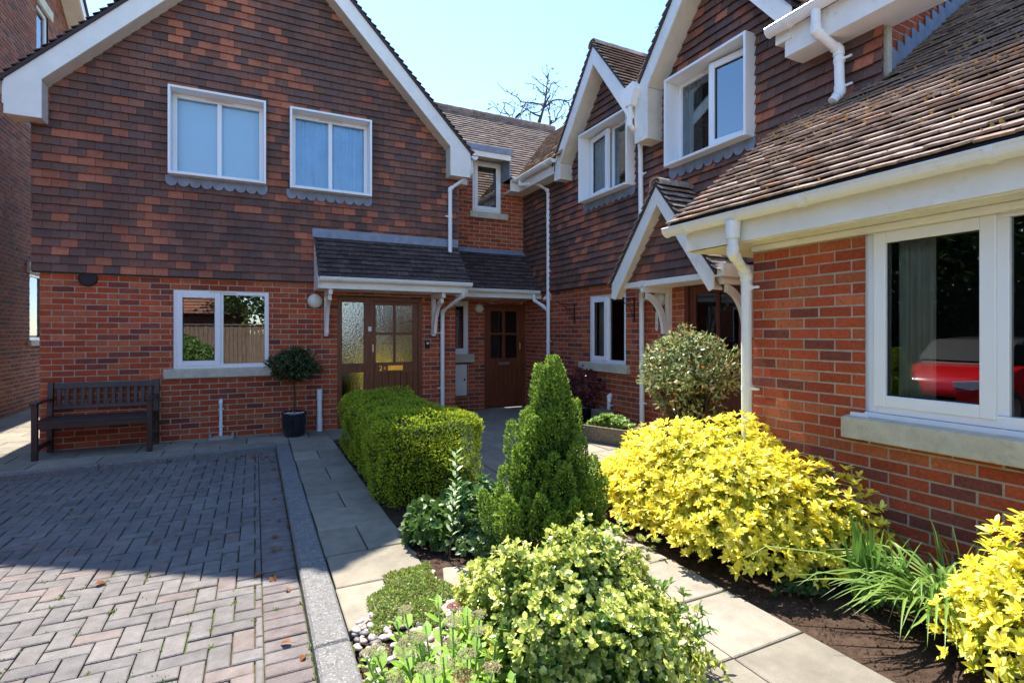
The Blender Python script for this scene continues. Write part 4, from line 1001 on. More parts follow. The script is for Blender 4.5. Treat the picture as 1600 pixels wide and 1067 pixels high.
# pots
t = thing('plant_pot', 'round black glazed pot with white gravel, left of the front door', 'pot')
m1 = MB(); m1.lathe((.50, 8.0, 0), [(.001, 0), (.125, 0), (.145, .04), (.165, .18), (.168, .30), (.176, .31), (.176, .335), (.16, .335), (.155, .30), (.001, .30)], 36); m1.build('pot', M['potb'], t, smooth=True)
P_ = [(.50+r_*math.cos(a), 8.0+r_*math.sin(a), .312) for r_, a in [(rs.uniform(0, .14), rs.uniform(0, 6.3)) for _ in range(160)]]
pebbles('gravel', P_, .010, .017, t, cols=((.75, .73, .7), (.6, .6, .6)))
tr = thing('bay_tree', 'small round clipped bay tree on a bare stem in the black pot', 'tree')
m1 = MB(); m1.tube([(.50, 8, .30), (.507, 7.99, .55), (.495, 8, .80), (.50, 8, 1.0)], [.014, .012, .012, .008], 8)
for i in range(14):
    d_ = rdir(1)[0]; m1.tube([(.50, 8, .78+.02*i), tuple(np.array((.50, 8, .98))+d_*.22*np.array((1, 1, .8)))], [.005, .002], 5)
m1.build('trunk', M['bark'], tr)
d = rdir(620); rad = .29*RNG.uniform(.35, 1, 620)**.6*lump(d, 3, .14); P = np.array((.50, 8.0, 1.0))+d*rad[:, None]*np.array((1.12, 1.12, .80))
Pq = rosette(P, d+.6*rdir(620)+np.array((0, 0, .5)), 4, .055, .022, 55, lambda n, k_: colmix((.030, .060, .018), (.07, .11, .030), RNG.random(n)))
leaves('crown', *Pq, T_OVAL, M['waxy'], tr)

# trough and pots by the right wall
t = thing('planter_trough', 'shallow wicker-look stone trough on the slabs near the right wall', 'trough')
ang = R(-68); TB = Basis((4.22, 5.66, 0), (math.cos(ang), math.sin(ang), 0), (-math.sin(ang), math.cos(ang), 0))
m1 = MB(); rr = ((.30, .13, 0), (.34, .165, .20), (.36, .18, .205), (.36, .18, .225), (.32, .145, .225), (.31, .135, .17))
V_ = []; F = []
for i, (a, b_, z) in enumerate(rr): V_ += [TB(-a, -b_, z), TB(a, -b_, z), TB(a, b_, z), TB(-a, b_, z)]
for i in range(len(rr)-1): F += [(i*4+k_, i*4+(k_+1) % 4, i*4+4+(k_+1) % 4, i*4+4+k_) for k_ in range(4)]
F.append((20, 21, 22, 23)); m1.add(V_, F); m1.build('trough', M['trough'], t, bevel=.008)
n = 340; uu, vv = RNG.uniform(-.28, .28, n), RNG.uniform(-.11, .11, n); P = np.array([TB(a, b_, .20+.16*math.cos(a*4.5)*RNG.random()) for a, b_ in zip(uu, vv)])
ax = rdir(n)*.5+np.array((0, 0, 1.)); Pq = rosette(P, ax, 6, .05, .026, 60, lambda n, k_: colmix((.20, .34, .06), (.34, .46, .12), RNG.random(n)))
tag(leaves('saxifrage', *Pq, T_OVAL, M['leaf']), 'bright green mounding leafy plant filling the wicker-look trough', 'plant')
t = thing('plant_pot', 'dark ribbed pot against the right wall under red-leaved shrub', 'pot')
m1 = MB(); m1.lathe((4.50, 6.75, 0), [(.001, 0), (.14, 0), (.19, .30), (.21, .31), (.21, .35), (.18, .35), (.17, .28), (.001, .28)], 30); m1.build('pot', M['potb'], t, smooth=True)
sh = thing('red_leaved_shrub', 'dark red-purple small-leaved shrub in the pot by the right wall', 'shrub')
tips = [tuple(np.array((4.48, 6.73, .62))+rdir(1)[0]*np.array((.24, .24, .25))) for _ in range(16)]; stems('stems', (4.50, 6.75, .28), tips, .008, M['bark'], sh, 5)
d = rdir(420); P = np.array((4.45, 6.70, .60))+d*(.29*RNG.uniform(.3, 1, 420)**.5*lump(d, 8, .2))[:, None]*np.array((1, 1, 1.1))
Pq = rosette(P, d+.5*rdir(420), 4, .045, .02, 60, lambda n, k_: colmix((.05, .012, .018), (.20, .03, .035), RNG.random(n)**2)); leaves('foliage', *Pq, T_OVAL, M['waxy'], sh)
mb = MB(); mb.prism(Basis((4.52, 6.15, 0), (0, 1, 0), (0, 0, 1)), [(0, 0), (.42, 0), (.40, .32), (.08, .30)], 0, .22); tag(mb.build('stone_block', M['trough'], bevel=.02), 'dark blocky stone behind the trough at the wall foot', 'stone')

# fallen leaves on the driveway
lf = [(.10, 3.55), (.17, 3.35), (.14, 3.98), (.05, 3.62), (.16, 2.75), (.21, 2.62), (-.18, 7.05), (-.05, 7.1), (.08, 6.9), (-.30, 6.95), (.02, 7.0), (.12, 7.05), (.17, 6.85), (-.12, 7.15), (-.2, 7.0), (.2, 6.7), (-.42, 7.05), (.06, 7.2), (.15, 7.2), (.0, 6.85), (.2, 5.9), (.17, 6.3), (.21, 4.4), (.18, 4.0), (-.62, 4.55), (-.86, 3.9), (.19, 4.6), (.18, 5.2), (.13, 4.2), (.15, 2.3)]
me0 = None
for i, (x, y) in enumerate(lf):
    if me0 is None:
        m1 = MB(); T, F = T_OVAL; V_ = [tuple(v_*np.array((.055, .04, .16))) for v_ in T]; m1.add(V_, F, 0, (.30, .11, .035)); m1.tube([(-.02, 0, .004), (0, 0, 0)], .0012, 4, 0, (.2, .1, .05))
        o = m1.build('fallen_leaf', M['leaf']); me0 = o
    else: o = me0.copy(); C.objects.link(o)
    o.location = (x, y, -.048); o.rotation_euler = (rs.uniform(-.3, .3), rs.uniform(-.3, .3), rs.uniform(0, 6)); s = rs.uniform(.7, 1.25); o.scale = (s, s, s)
    tag(o, 'dry curled brown leaf lying on the block paving', 'fallen leaf', 'dry leaves scattered on the block paving')

# ================================================================== PLANTS
# box hedge: rounded block
hg = thing('clipped_hedge', 'clipped boxy yellow-green evergreen hedge between the two paved paths', 'hedge')
def hedge_shell(n, inset=0.):
    cx, cy = 1.37, 5.43; hx, hy, hz = .47-inset, 1.32-inset, .74-inset
    face = RNG.choice(5, n, p=[.30, .30, .08, .12, .20]); a, b_ = RNG.uniform(-1, 1, n), RNG.uniform(-1, 1, n); z = RNG.uniform(0.02, 1, n)
    P = np.zeros((n, 3))
    for f_, (px, py, pz) in enumerate(((-1, b_, z), (a, b_, 1), (1, b_, z), (a, 1, z), (a, -1, z))):
        k_ = face == f_; P[k_, 0] = (px*np.ones(n))[k_]; P[k_, 1] = (py*np.ones(n))[k_]; P[k_, 2] = (pz*np.ones(n))[k_]
    X = P[:, 0]*hx; Y = P[:, 1]*hy; Z = P[:, 2]*hz
    r = .16; q = np.stack([X, Y, np.maximum(Z, hz*.0)], 1)
    c = np.stack([np.clip(X, -(hx-r), hx-r), np.clip(Y, -(hy-r), hy-r), np.minimum(Z, hz-r)], 1)
    dd = q-c; N_ = unit(dd+1e-6); out = c+N_*r
    out += N_*((lump(out*1.6, 21, .018, 2.2)-1)[:, None]+(lump(out*5, 22, .02, 2.)-1)[:, None])
    far = 1/(1+np.exp(-(out[:, 1]+.42)/.05)); gr = np.exp(-((out[:, 1]+.46)/.09)**2)
    out[:, 0] *= 1-.09*gr-.15*far*(out[:, 0] > 0)-.05*far*(out[:, 0] < 0); out[:, 2] *= 1-.05*gr-.02*far
    sl = 1-.10*(1-out[:, 2]/hz)   # slightly battered sides
    out[:, 0] *= sl; out[:, 1] *= 1-.10*(1-out[:, 2]/hz)
    return out+np.array((cx, cy, 0)), N_
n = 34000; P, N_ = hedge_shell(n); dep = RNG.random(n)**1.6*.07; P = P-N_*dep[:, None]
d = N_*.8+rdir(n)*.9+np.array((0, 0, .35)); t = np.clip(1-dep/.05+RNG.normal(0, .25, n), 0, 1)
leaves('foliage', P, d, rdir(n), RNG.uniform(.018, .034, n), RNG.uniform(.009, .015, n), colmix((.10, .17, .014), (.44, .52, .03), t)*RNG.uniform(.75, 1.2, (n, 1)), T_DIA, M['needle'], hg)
mb = MB(); q = [(1.02, 4.42), (1.70, 4.42), (1.70, 6.5), (1.02, 6.5)]; mb.prism(W, q, .12, .64, 0, (.035, .055, .012)); mb.build('dark_core', M['leaf'], hg, bevel=.1)  # solid core added to block the view through; inner shade put into its colour
stems('stems', (1.4, 4.9, -.02), [(1.2, 4.7, .3), (1.6, 4.7, .3), (1.5, 5.2, .3)], .015, M['bark'], hg, 3); stems('stems', (1.4, 6.0, -.02), [(1.2, 5.8, .3), (1.6, 6.3, .3), (1.5, 5.7, .3)], .015, M['bark'], hg, 4)

# dwarf conifer with upright plumes
cf = thing('dwarf_conifer', 'pointed dense green dwarf conifer with yellow tips in the middle bed', 'conifer')
cx, cy = 1.68, 2.88; H_ = 1.30
stems('trunk', (cx, cy, -.02), [(cx, cy, 1.0), (cx+.1, cy, .7), (cx-.1, cy-.1, .7)], .03, M['bark'], cf, 3)
Ps, Ds, Cs = [], [], []
plumes = [(np.array((cx, cy, .45)), np.array((cx+.02, cy, H_)), .12)]
for i in range(104):
    a = i*2.39996; f_ = ((i+.5)/104)**1.35; z0 = .0+.88*f_; rad = .345*(1-f_)**.9+.028; h_ = .24+.20*RNG.random()
    o_ = rad*RNG.uniform(.62, 1.28); b0 = np.array((cx+o_*.62*math.cos(a), cy+o_*.62*math.sin(a), max(.0, z0-.10))); b1 = np.array((cx+o_*math.cos(a), cy+o_*math.sin(a), min(z0+h_, H_-.02)))
    plumes.append((b0, b1, RNG.uniform(.055, .085)))
for b0, b1, r_ in plumes:
    m_ = int(1150*(r_/.08)**1.5); s = RNG.random(m_)**.8; prof = r_*np.sin(np.pi*np.clip(s*.88+.08, 0, 1))**.75*1.05; dd = rdir(m_); ax = unit(b1-b0)
    dd = unit(dd-(dd@ax)[:, None]*ax); rr_ = prof*np.sqrt(RNG.uniform(.45, 1, m_)); Ps.append(b0+(b1-b0)*s[:, None]+dd*rr_[:, None]); Ds.append(dd*.55+ax*.8+rdir(m_)*.55)
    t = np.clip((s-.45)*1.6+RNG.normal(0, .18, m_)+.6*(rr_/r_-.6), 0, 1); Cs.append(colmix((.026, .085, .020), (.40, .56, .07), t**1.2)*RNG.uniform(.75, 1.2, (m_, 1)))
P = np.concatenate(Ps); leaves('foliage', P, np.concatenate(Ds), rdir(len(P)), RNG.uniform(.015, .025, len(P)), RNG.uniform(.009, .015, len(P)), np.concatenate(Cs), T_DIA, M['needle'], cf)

# variegated euonymus
eu = thing('variegated_euonymus', 'mound of small round leaves edged pale yellow, front centre below the conifer', 'shrub')
def mound(c, rad, n, seed, lo=.35, amp=.16, zmin=.03, fr=3.):
    d = rdir(n); d[:, 2] = np.abs(d[:, 2])*1.0-.15; d = unit(d); s = RNG.uniform(lo, 1, n)**.45
    P = np.array(c)+d*(s*lump(d, seed, amp, fr))[:, None]*np.array(rad); k_ = P[:, 2] > zmin
    return P[k_], d[k_], s[k_]
P, d, s = mound((1.19, 1.90, .06), (.455, .48, .53), 7200, 31, amp=.15, fr=4.5)
P = np.array((1.19, 1.92, .08))+(P-np.array((1.19, 1.92, .08)))*lump(d, 131, .13, 13.)[:, None]
ax = d+np.array((0, 0, .7))+.5*rdir(len(P))
Pq = rosette(P, ax, 7, .024, .0175, 55, jl=.45, colf=lambda n, k_: (lambda t: colmix((.070, .18, .02), (.80, .80, .20), t))(np.clip(np.clip((s-.78)*4.2, 0, 1)*(.35+.65*(np.arange(n)*0+(k_ > 1)))+RNG.normal(0, .2, n), 0, 1)))  # inner leaves coloured darker green, so the shade of the gaps is painted in
leaves('foliage', *Pq, T_OVAL, M['waxy'], eu)
tips = [tuple(np.array((1.19, 1.92, .1))+unit(rdir(1)*np.array((1, 1, .6))+np.array((0, 0, .5)))[0]*.45) for _ in range(40)]; stems('stems', (1.19, 1.92, -.02), tips, .007, M['bark'], eu, 6)

# golden choisyas
def choisya(label, blobs, n, nm, dens=1.):
    t = thing('golden_choisya', label, 'shrub', 'golden yellow choisya shrubs')
    Ps, Ds, Ss = [], [], []
    tot = sum(b_[1][0]*b_[1][1] for b_ in blobs)
    for i, (c, rad) in enumerate(blobs):
        P, d, s = mound(c, rad, int(n*rad[0]*rad[1]/tot), 40+i+nm, amp=.14, lo=.25, zmin=.10, fr=3.4); Ps.append(P); Ds.append(d); Ss.append(s)
    P, d, s = np.concatenate(Ps), np.concatenate(Ds), np.concatenate(Ss)
    ax = d+np.array((0, 0, .75))+.4*rdir(len(P))
    def cf_(n_, k_):
        t_ = np.clip((s-.62)*3.2+RNG.normal(0, .22, n_), 0, 1); a = colmix((.26, .34, .02), (.95, .83, .085), t_)
        g = RNG.random(n_) < .12; a[g] = a[g]*.5+np.array((.95, .92, .42))*.5; return a
    Pq = rosette(P, ax, 9, .043, .018, 62, cf_, jl=.4)
    leaves('foliage', *Pq, T_OVAL, M['leaf'], t)
    c0 = np.mean([b_[0] for b_ in blobs], 0); tips = [tuple(P[j]) for j in RNG.choice(len(P), 60)]
    stems('stems', (c0[0], c0[1], -.02), tips, .009, M['bark'], t, nm)
choisya('large spreading golden yellow shrub under the wing window beside the path', [((3.03, 2.80, .20), (.54, .74, .66)), ((2.76, 2.42, .10), (.42, .52, .54)), ((2.92, 3.45, .12), (.50, .58, .48)), ((3.14, 2.15, .10), (.36, .46, .50)), ((2.80, 2.95, .05), (.44, .7, .52))], 7800, 1)
choisya('smaller golden yellow shrub cut off by the right edge of the view', [((2.90, .94, .16), (.40, .40, .52)), ((2.98, .56, .2), (.42, .5, .6))], 1700, 9)

# variegated shrub at the porch
vs_ = thing('variegated_shrub', 'loose pale variegated shrub with some orange leaves beside the porch door', 'shrub')
P, d, s = mound((3.74, 3.78, 1.02), (.42, .46, .46), 1500, 61, lo=.12, amp=.15, zmin=.5); P2, d2, s2 = mound((3.74, 3.78, .96), (.38, .40, .1), 300, 62, lo=.1)
d3 = rdir(900); P3 = np.array((3.74, 3.78, 1.0))+d3*(RNG.uniform(.1, 1, 900)**.5*lump(d3, 65, .16))[:, None]*np.array((.42, .46, .46))
P = np.concatenate([P, P3]); d = np.concatenate([d, d3])
def cv(n_, k_):
    t_ = RNG.random(n_); a = colmix((.085, .14, .035), (.50, .52, .24), np.clip(t_*1.25-.15, 0, 1)); g = RNG.random(n_) < .05; a[g] = (.42, .15, .04); return a
Pq = rosette(P, d+.8*rdir(len(P))+np.array((0, 0, .3)), 3, .048, .021, 60, cv); leaves('foliage', *Pq, T_OVAL, M['waxy'], vs_)
tips = [tuple(P[j]) for j in RNG.choice(len(P), 60)]; stems('stems', (3.78, 3.70, -.02), tips, .012, M['bark'], vs_, 7)

# sedum in front
sd = thing('sedum', 'fleshy bright green sedum with pink and green flower heads, bottom centre-left', 'plant')
rs2 = random.Random(12); sm = MB(); heads = []; LP, LD, LN, LL, LW, LC = [], [], [], [], [], []
for i in range(48):
    a = rs2.uniform(0, 6.28); r_ = .24*math.sqrt(rs2.random()); bx, by = .68+r_*math.cos(a)*1.1, 1.80+r_*math.sin(a)*.9
    h_ = rs2.uniform(.24, .37); lean = np.array((math.cos(a), math.sin(a), 0))*r_*.45; tip = np.array((bx, by, h_))+lean
    b0 = np.array((bx, by, -.02)); mid = (b0+tip)/2-lean*.15; sm.tube([b0, mid, tip], [.005, .0045, .0035], 6, 0, (.20, .32, .08))
    for j in range(13):
        f_ = .15+.83*j/13; p = b0+(tip-b0)*f_; aa = j*2.4; dd = np.array((math.cos(aa), math.sin(aa), .75)); LP.append(p); LD.append(dd); LN.append((-math.cos(aa)*.7, -math.sin(aa)*.7, 1.)); s_ = rs2.uniform(.7, 1.15); LL.append(.082*s_*(1.1-.3*f_)); LW.append(.046*s_*(1.1-.3*f_))
        LC.append(mixc((.24, .42, .05), (.38, .55, .10), rs2.random()))
    if i % 2 == 0 or rs2.random() < .2: heads.append((tip, rs2.random()))
sm.build('stems', M['pebble'], sd, smooth=True)
leaves('foliage', LP, LD, LN, np.array(LL), np.array(LW), np.array(LC), T_OVAL, M['leaf'], sd)
for i, (tip, q) in enumerate(heads):
    fm = MB(); r_ = rs2.uniform(.024, .040); pink = i in (2, 5, 9, 13)
    for k_ in range(120):
        rr_ = r_*math.sqrt(rs2.random()); aa = rs2.uniform(0, 6.28); x, y = tip[0]+rr_*math.cos(aa), tip[1]+rr_*math.sin(aa); z = tip[2]+.018+.012*math.sqrt(max(0, 1-(rr_/r_)**2))+rs2.uniform(-.004, .004); s_ = rs2.uniform(.0022, .0036)
        c = mixc((.45, .05, .09), (.55, .20, .14), rs2.random()) if pink and rs2.random() < .75 else mixc((.40, .42, .17), (.55, .42, .26), rs2.random())
        fm.add([(x+s_, y, z), (x, y+s_, z), (x-s_, y, z), (x, y-s_, z), (x, y, z+s_), (x, y, z-s_)], [(0, 1, 4), (1, 2, 4), (2, 3, 4), (3, 0, 4), (1, 0, 5), (2, 1, 5), (3, 2, 5), (0, 3, 5)], 0, c)
    for k_ in range(7):
        aa = k_*.9; fm.tube([tip, tip+np.array((math.cos(aa)*r_*.7, math.sin(aa)*r_*.7, .018))], .0015, 4, 0, (.3, .42, .12))
    fm.build('flower_head', M['fired'], sd)

# green mat
n = 15000; x = RNG.uniform(.45, 1.05, n); y = RNG.uniform(2.2, 3.25, n); e = ((x-.76-.25*(y-2.86))/.23)**2+((y-2.86)/.36)**2-.5*np.sin(x*17)*np.sin(y*13); k_ = e < 1; x, y, e = x[k_], y[k_], e[k_]
z = -.01+.045*np.sqrt(np.clip(1-e, 0, 1))*RNG.uniform(.45, 1.1, len(x)); P = np.stack([x, y, z], 1); n = len(P)
t = RNG.random(n); c = colmix((.14, .24, .03), (.36, .44, .10), t); g = RNG.random(n) < .09; c[g] = (.26, .10, .05)
Pq = [P, rdir(n)+np.array((0, 0, .6)), rdir(n), RNG.uniform(.012, .022, n), RNG.uniform(.007, .013, n), c]
gm = leaves('mat_plant', *Pq, T_DIA, M['leaf']); tag(gm, 'low olive green creeping mat plant beside the pale slab and pebbles', 'ground cover')
# leafy perennials by hedge end
def leafy(name, label, cat, c, rad, n, L, Wd, ca, cb, nl=6, zoff=.5, seed=1, m='leaf', ang=62):
    P, d, s = mound(c, rad, n, seed, lo=.1, amp=.2, zmin=.015); Pq = rosette(P, d+.5*rdir(len(P))+np.array((0, 0, zoff)), nl, L, Wd, ang, lambda q, k_: colmix(ca, cb, RNG.random(q)))
    t = thing(name, label, cat); leaves('foliage', *Pq, T_OVAL, M[m], t); tips = [tuple(P[j]) for j in RNG.choice(len(P), 18)]; stems('stems', (c[0], c[1], -.02), tips, .005, M['bark'], t, seed); return t
leafy('leafy_perennial', 'low dark green lobed-leaf plant between the slabs and the hedge end', 'plant', (1.12, 3.62, .02), (.24, .26, .20), 150, .065, .05, (.045, .10, .02), (.11, .20, .035), 5, seed=71)
leafy('leafy_perennial', 'mid green soft-leaved plant between the hedge end and the conifer', 'plant', (1.52, 3.80, .03), (.34, .26, .27), 300, .06, .03, (.06, .14, .035), (.13, .25, .06), 6, seed=72)
leafy('leafy_perennial', 'grey-green clump against the left foot of the conifer', 'plant', (1.40, 3.30, .02), (.30, .26, .20), 260, .045, .03, (.05, .11, .03), (.12, .19, .05), 6, seed=73)
leafy('leafy_perennial', 'dark low plant under the right side of the golden shrub', 'plant', (2.95, 2.0, .0), (.32, .20, .14), 150, .04, .025, (.03, .07, .02), (.07, .13, .03), 6, seed=74)
leafy('leafy_perennial', 'fine pale green sprigs at the path edge right of the yellow-edged mound', 'plant', (1.66, 1.82, .08), (.13, .20, .26), 90, .045, .016, (.10, .22, .03), (.26, .40, .08), 6, seed=75)
def sprig(label, base, h_, n, L, Wd):
    t = thing('variegated_sprig', label, 'plant', 'tall green and white sprigs by the hedge'); m1 = MB(); b0 = np.array(base); tip = b0+np.array((.03, .02, h_)); m1.tube([b0, (b0+tip)/2+np.array((.015, 0, 0)), tip], [.005, .004, .002], 6); m1.build('stem', M['bark'], t)
    P, D, N_ = [], [], []
    for j in range(n):
        f_ = .3+.7*j/n
        for q in (0, math.pi): aa = j*1.57+q+rs2.uniform(-.3, .3); P.append(b0+(tip-b0)*f_); D.append((math.cos(aa), math.sin(aa), .75)); N_.append((-math.cos(aa), -math.sin(aa), 1.2))
    m_ = len(P); s_ = RNG.uniform(.7, 1.1, m_); leaves('foliage', P, D, N_, L*s_, Wd*s_, colmix((.20, .38, .08), (.62, .68, .48), RNG.random(m_)), T_OVAL, M['leaf'], t)
sprig('tall pale green and white leafy sprig standing in front of the hedge end', (1.26, 3.52, 0), .62, 13, .075, .034)
sprig('shorter pale green and white sprig above the green mat plant', (1.12, 3.20, 0), .46, 10, .06, .022)
# strap leaves
def straps(name, label, base, n, h0, h1, spread, droop, wd, ca, cb, seed, bias=(0, 0)):
    t = thing(name, label, 'plant'); r = random.Random(seed); mb = MB()
    for i in range(n):
        a = r.uniform(0, 6.28); sp = r.uniform(.2, 1)*spread; L_ = r.uniform(h0, h1); dx, dy = math.cos(a)*sp+bias[0], math.sin(a)*sp+bias[1]
        b0 = np.array(base)+np.array((r.gauss(0, .05), r.gauss(0, .05), 0)); pts = []
        for k_ in range(9):
            f_ = k_/8; pts.append(b0+np.array((dx*f_*L_*(1+f_*.6), dy*f_*L_*(1+f_*.6), L_*(f_-droop*f_*f_*f_*r.uniform(.9, 1.1)))))
        side = unit(np.array((-dy, dx, .0))+1e-6); c = mixc(ca, cb, r.random()); V_ = []
        for k_, p in enumerate(pts):
            w_ = wd*(1-(k_/8)**3)*(.6+.4*min(1, k_/2)); up = np.array((0, 0, w_*.35)); p = np.array((p[0], p[1], max(p[2], .012+.03*(1-k_/8)))); V_ += [tuple(p-side*w_/2+up), tuple(p), tuple(p+side*w_/2+up)]
        mb.add(V_, [q for k_ in range(8) for q in ((k_*3, k_*3+1, k_*3+4, k_*3+3), (k_*3+1, k_*3+2, k_*3+5, k_*3+4))], 0, c)
    mb.build('foliage', M['leaf'], t, smooth=True); return t
straps('iris', 'upright stiff green iris blades between the golden shrub and the wall', (2.92, 1.64, -.01), 34, .36, .56, .20, .10, .026, (.07, .17, .03), (.17, .32, .06), 3)
straps('daylily', 'arching strap-leaved clump in the soil between the two golden shrubs', (3.05, 1.40, -.01), 210, .30, .64, .85, .60, .020, (.09, .19, .03), (.26, .38, .08), 5, bias=(-.12, .02))
straps('daylily', 'thin upright flower stalks of strap-leaved plant against the low wall', (3.22, 1.40, -.01), 18, .45, .66, .30, .15, .008, (.16, .25, .06), (.26, .34, .10), 6, bias=(0, -.1))

# ================================================================== TREES
def limb_tree(base, H, r0, seed, depth=4, spread=.6, mtl='bark', crook=.18):
    r = random.Random(seed); mb = MB(); tips = []
    def grow(p, d, L, rr, k):
        pts = [p]; q = p.copy(); dd = d.copy(); n = 5
        for i in range(n):
            dd = unit(dd+np.array([r.gauss(0, crook) for _ in range(3)])+np.array((0, 0, .05))); q = q+dd*L/n; pts.append(q.copy())
        mb.tube(pts, [rr*(1-.45*i/n) for i in range(n+1)], 7 if k > 1 else 5)
        if k == 0: tips.append(q); return
        for j in range(r.choice((2, 3))):
            a = r.uniform(0, 6.28); e = r.uniform(.5, 1)*spread; X = unit(np.cross(dd, (0.3, .5, 1.))); Y = np.cross(dd, X)
            nd = unit(dd*math.cos(e)+(X*math.cos(a)+Y*math.sin(a))*math.sin(e)); s = pts[r.choice((3, 4, 5))]
            grow(s, nd, L*r.uniform(.62, .85), rr*(.62 if mtl == 'dead' else .55), k-1)
            tips.append(s)
    grow(np.array(base, float), np.array((0, 0, 1.)), H*.36, r0, depth)
    return mb, tips
t = thing('bare_tree', 'leafless twisted tree showing above the middle roof ridge', 'tree')
mb, tips = limb_tree((8.5, 20, 0), 17.4, .46, 24, 7, .72, crook=.30, mtl='dead')
pass; mb.build('trunk', M['deadwood'], t)
tp = np.array([q for q in tips if q[2] > 9.5]); k_ = RNG.choice(len(tp), 420); P = tp[k_]+RNG.normal(0, .25, (420, 3)); P = P[P[:, 2] < 12]
leaves('foliage', P, rdir(len(P)), rdir(len(P)), .16, .10, colmix((.10, .16, .03), (.25, .32, .06), RNG.random(len(P))), T_DIA, M['leaf'], t)
def leafy_tree(label, base, H, R_, seed, n, ca=(.035, .07, .015), cb=(.09, .15, .03), zc=.62):
    t = thing('broadleaf_tree', label, 'tree', 'leafy trees behind the viewpoint'); mb, tips = limb_tree(base, H, H*.025, seed, 3, .8); mb.build('trunk', M['bark'], t)
    c0 = np.array(base)+np.array((0, 0, H*zc)); nb = 60; d = rdir(nb); cs = c0+d*(RNG.uniform(.3, 1, nb)**.5)[:, None]*np.array((R_, R_, H*.36))
    ii = RNG.choice(nb, n); dd = rdir(n); P = cs[ii]+dd*(RNG.uniform(.2, 1, n)**.5*R_*.32)[:, None]
    leaves('crown', P, rdir(n), rdir(n), RNG.uniform(.14, .26, n), RNG.uniform(.09, .15, n), colmix(ca, cb, RNG.random(n)), T_DIA, M['leaf'], t)
leafy_tree('dark leafy tree mirrored in the big right window, behind the red car', (-9.5, 5.2, 0), 8, 3.6, 5, 26000)
leafy_tree('second dark leafy tree left of the red car', (-9.0, 9.6, 0), 7.5, 2.6, 6, 14000, zc=.55)
leafy_tree('dark leafy tree left of the viewpoint on the far side of the drive', (-10.5, .5, 0), 8, 3.4, 7, 9000, zc=.5)
leafy_tree('bright leafy tree mirrored in the left ground floor window', (.6, -9.5, 0), 6.5, 2.4, 8, 6000, ca=(.07, .12, .02), cb=(.18, .26, .05))
leafy_tree('leafy tree to the right behind the viewpoint', (8, -10, 0), 8, 3.2, 9, 6000)
# hedge and fence along the far side, mirrored in the glass
hl = thing('tall_hedge', 'tall dark hedge along the left boundary behind the red car', 'hedge')
n = 16000; P = np.stack([RNG.uniform(-7.8, -6.6, n), RNG.uniform(-2, 10, n), RNG.uniform(0, 3.4, n)], 1); leaves('foliage', P, rdir(n), rdir(n), .14, .09, colmix((.03, .06, .015), (.08, .14, .03), RNG.random(n)), T_DIA, M['leaf'], hl)
MB().box(W, -7.5, -6.9, -2, 10, 0, 2.4, 0, (.02, .03, .01)).build('dark_core', M['leaf'], hl)  # added solid core, coloured darker than the leaves for the shade inside
ge = thing('rounded_shrub', 'rounded green shrub behind the viewpoint, mirrored in left window', 'shrub')
P, d, s = mound((-2.2, -3.2, .5), (1.0, .9, .9), 1500, 88, lo=.5); Pq = rosette(P, d+.5*rdir(len(P)), 5, .09, .05, 60, lambda q, k_: colmix((.08, .15, .03), (.20, .32, .08), RNG.random(q))); leaves('foliage', *Pq, T_OVAL, M['leaf'], ge)
fe = thing('board_fence', 'brown close-board timber fence behind the viewpoint', 'fence'); m1 = MB()
for i in range(120): m1.box(W, -9+i*.15, -9+i*.15+.135, -7.02-(i % 2)*.012, -7.0-(i % 2)*.012, 0, 1.75)
m1.build('boards', M['fencew'], fe); m1 = MB(); m1.box(W, -9, 9, -6.999, -6.96, 1.76, 1.80); m1.box(W, -9, 9, -7.08, -7.04, .4, .48); m1.build('rail', M['fencew'], fe)
oh = thing('opposite_house', 'low tile-roofed brick outbuilding behind the fence, seen only mirrored', 'house'); m1 = MB()
RO = Basis((0, -10.5, 2.3), (-1, 0, 0), (0, -.75, .66)); tilework(m1, RO, [[(0, 0), (9, 0), (6, 4.6), (3, 4.6)]], (), 91, w=.3, g=.2, t0=.04, t1=.01, colf=lambda r, s=0: mixc((.30, .13, .08), (.20, .10, .07), r.random()))
m1.build('roof', [M['rooft'], M['under']], oh); MB().box(W, -8.7, -.3, -13.5, -10.9, 0, 2.35).build('wall', M['wood2'], oh)
# red car, nose towards the right wing
car = thing('red_car', 'red parked hatchback on the drive left of the view, mirrored in the right window', 'car')
CB = Basis((-2.7, 4.80, -.06), (-1, 0, 0), (0, 0, 1))   # u backwards, v up, w sideways
prof = [(.02, .30), (0, .52), (.06, .70), (.18, .80), (.95, .97), (1.2, 1.0), (3.6, 1.02), (3.92, .9), (3.95, .45), (3.85, .28), (3.45, .26), (.45, .24)]
V_ = []; ws = [(-.85, .90), (-.82, 1.), (-.5, 1.), (0, 1.), (.5, 1.), (.82, 1.), (.85, .90)]
for w_, _ in ws:
    e = abs(w_)/.85
    for (u_, v_) in prof:
        taper = .13*max(0, v_-.95)/.5; V_.append(CB(u_+.12*e**3*(1 if u_ < 2 else -1), v_-.05*e**4*(v_ > .7), w_*(1-taper)))
n = len(prof); F = []
for i in range(len(ws)-1): F += [(i*n+k_, i*n+(k_+1) % n, (i+1)*n+(k_+1) % n, (i+1)*n+k_) for k_ in range(n)]
F += [tuple(range(n))[::-1], tuple(range((len(ws)-1)*n, len(ws)*n))]
m1 = MB(); m1.add(V_, F); bd = m1.build('body', M['carred'], car, smooth=False, bevel=.04); bd.modifiers['bevel'].segments = 3
bd.data.polygons.foreach_set('use_smooth', [True]*len(bd.data.polygons))
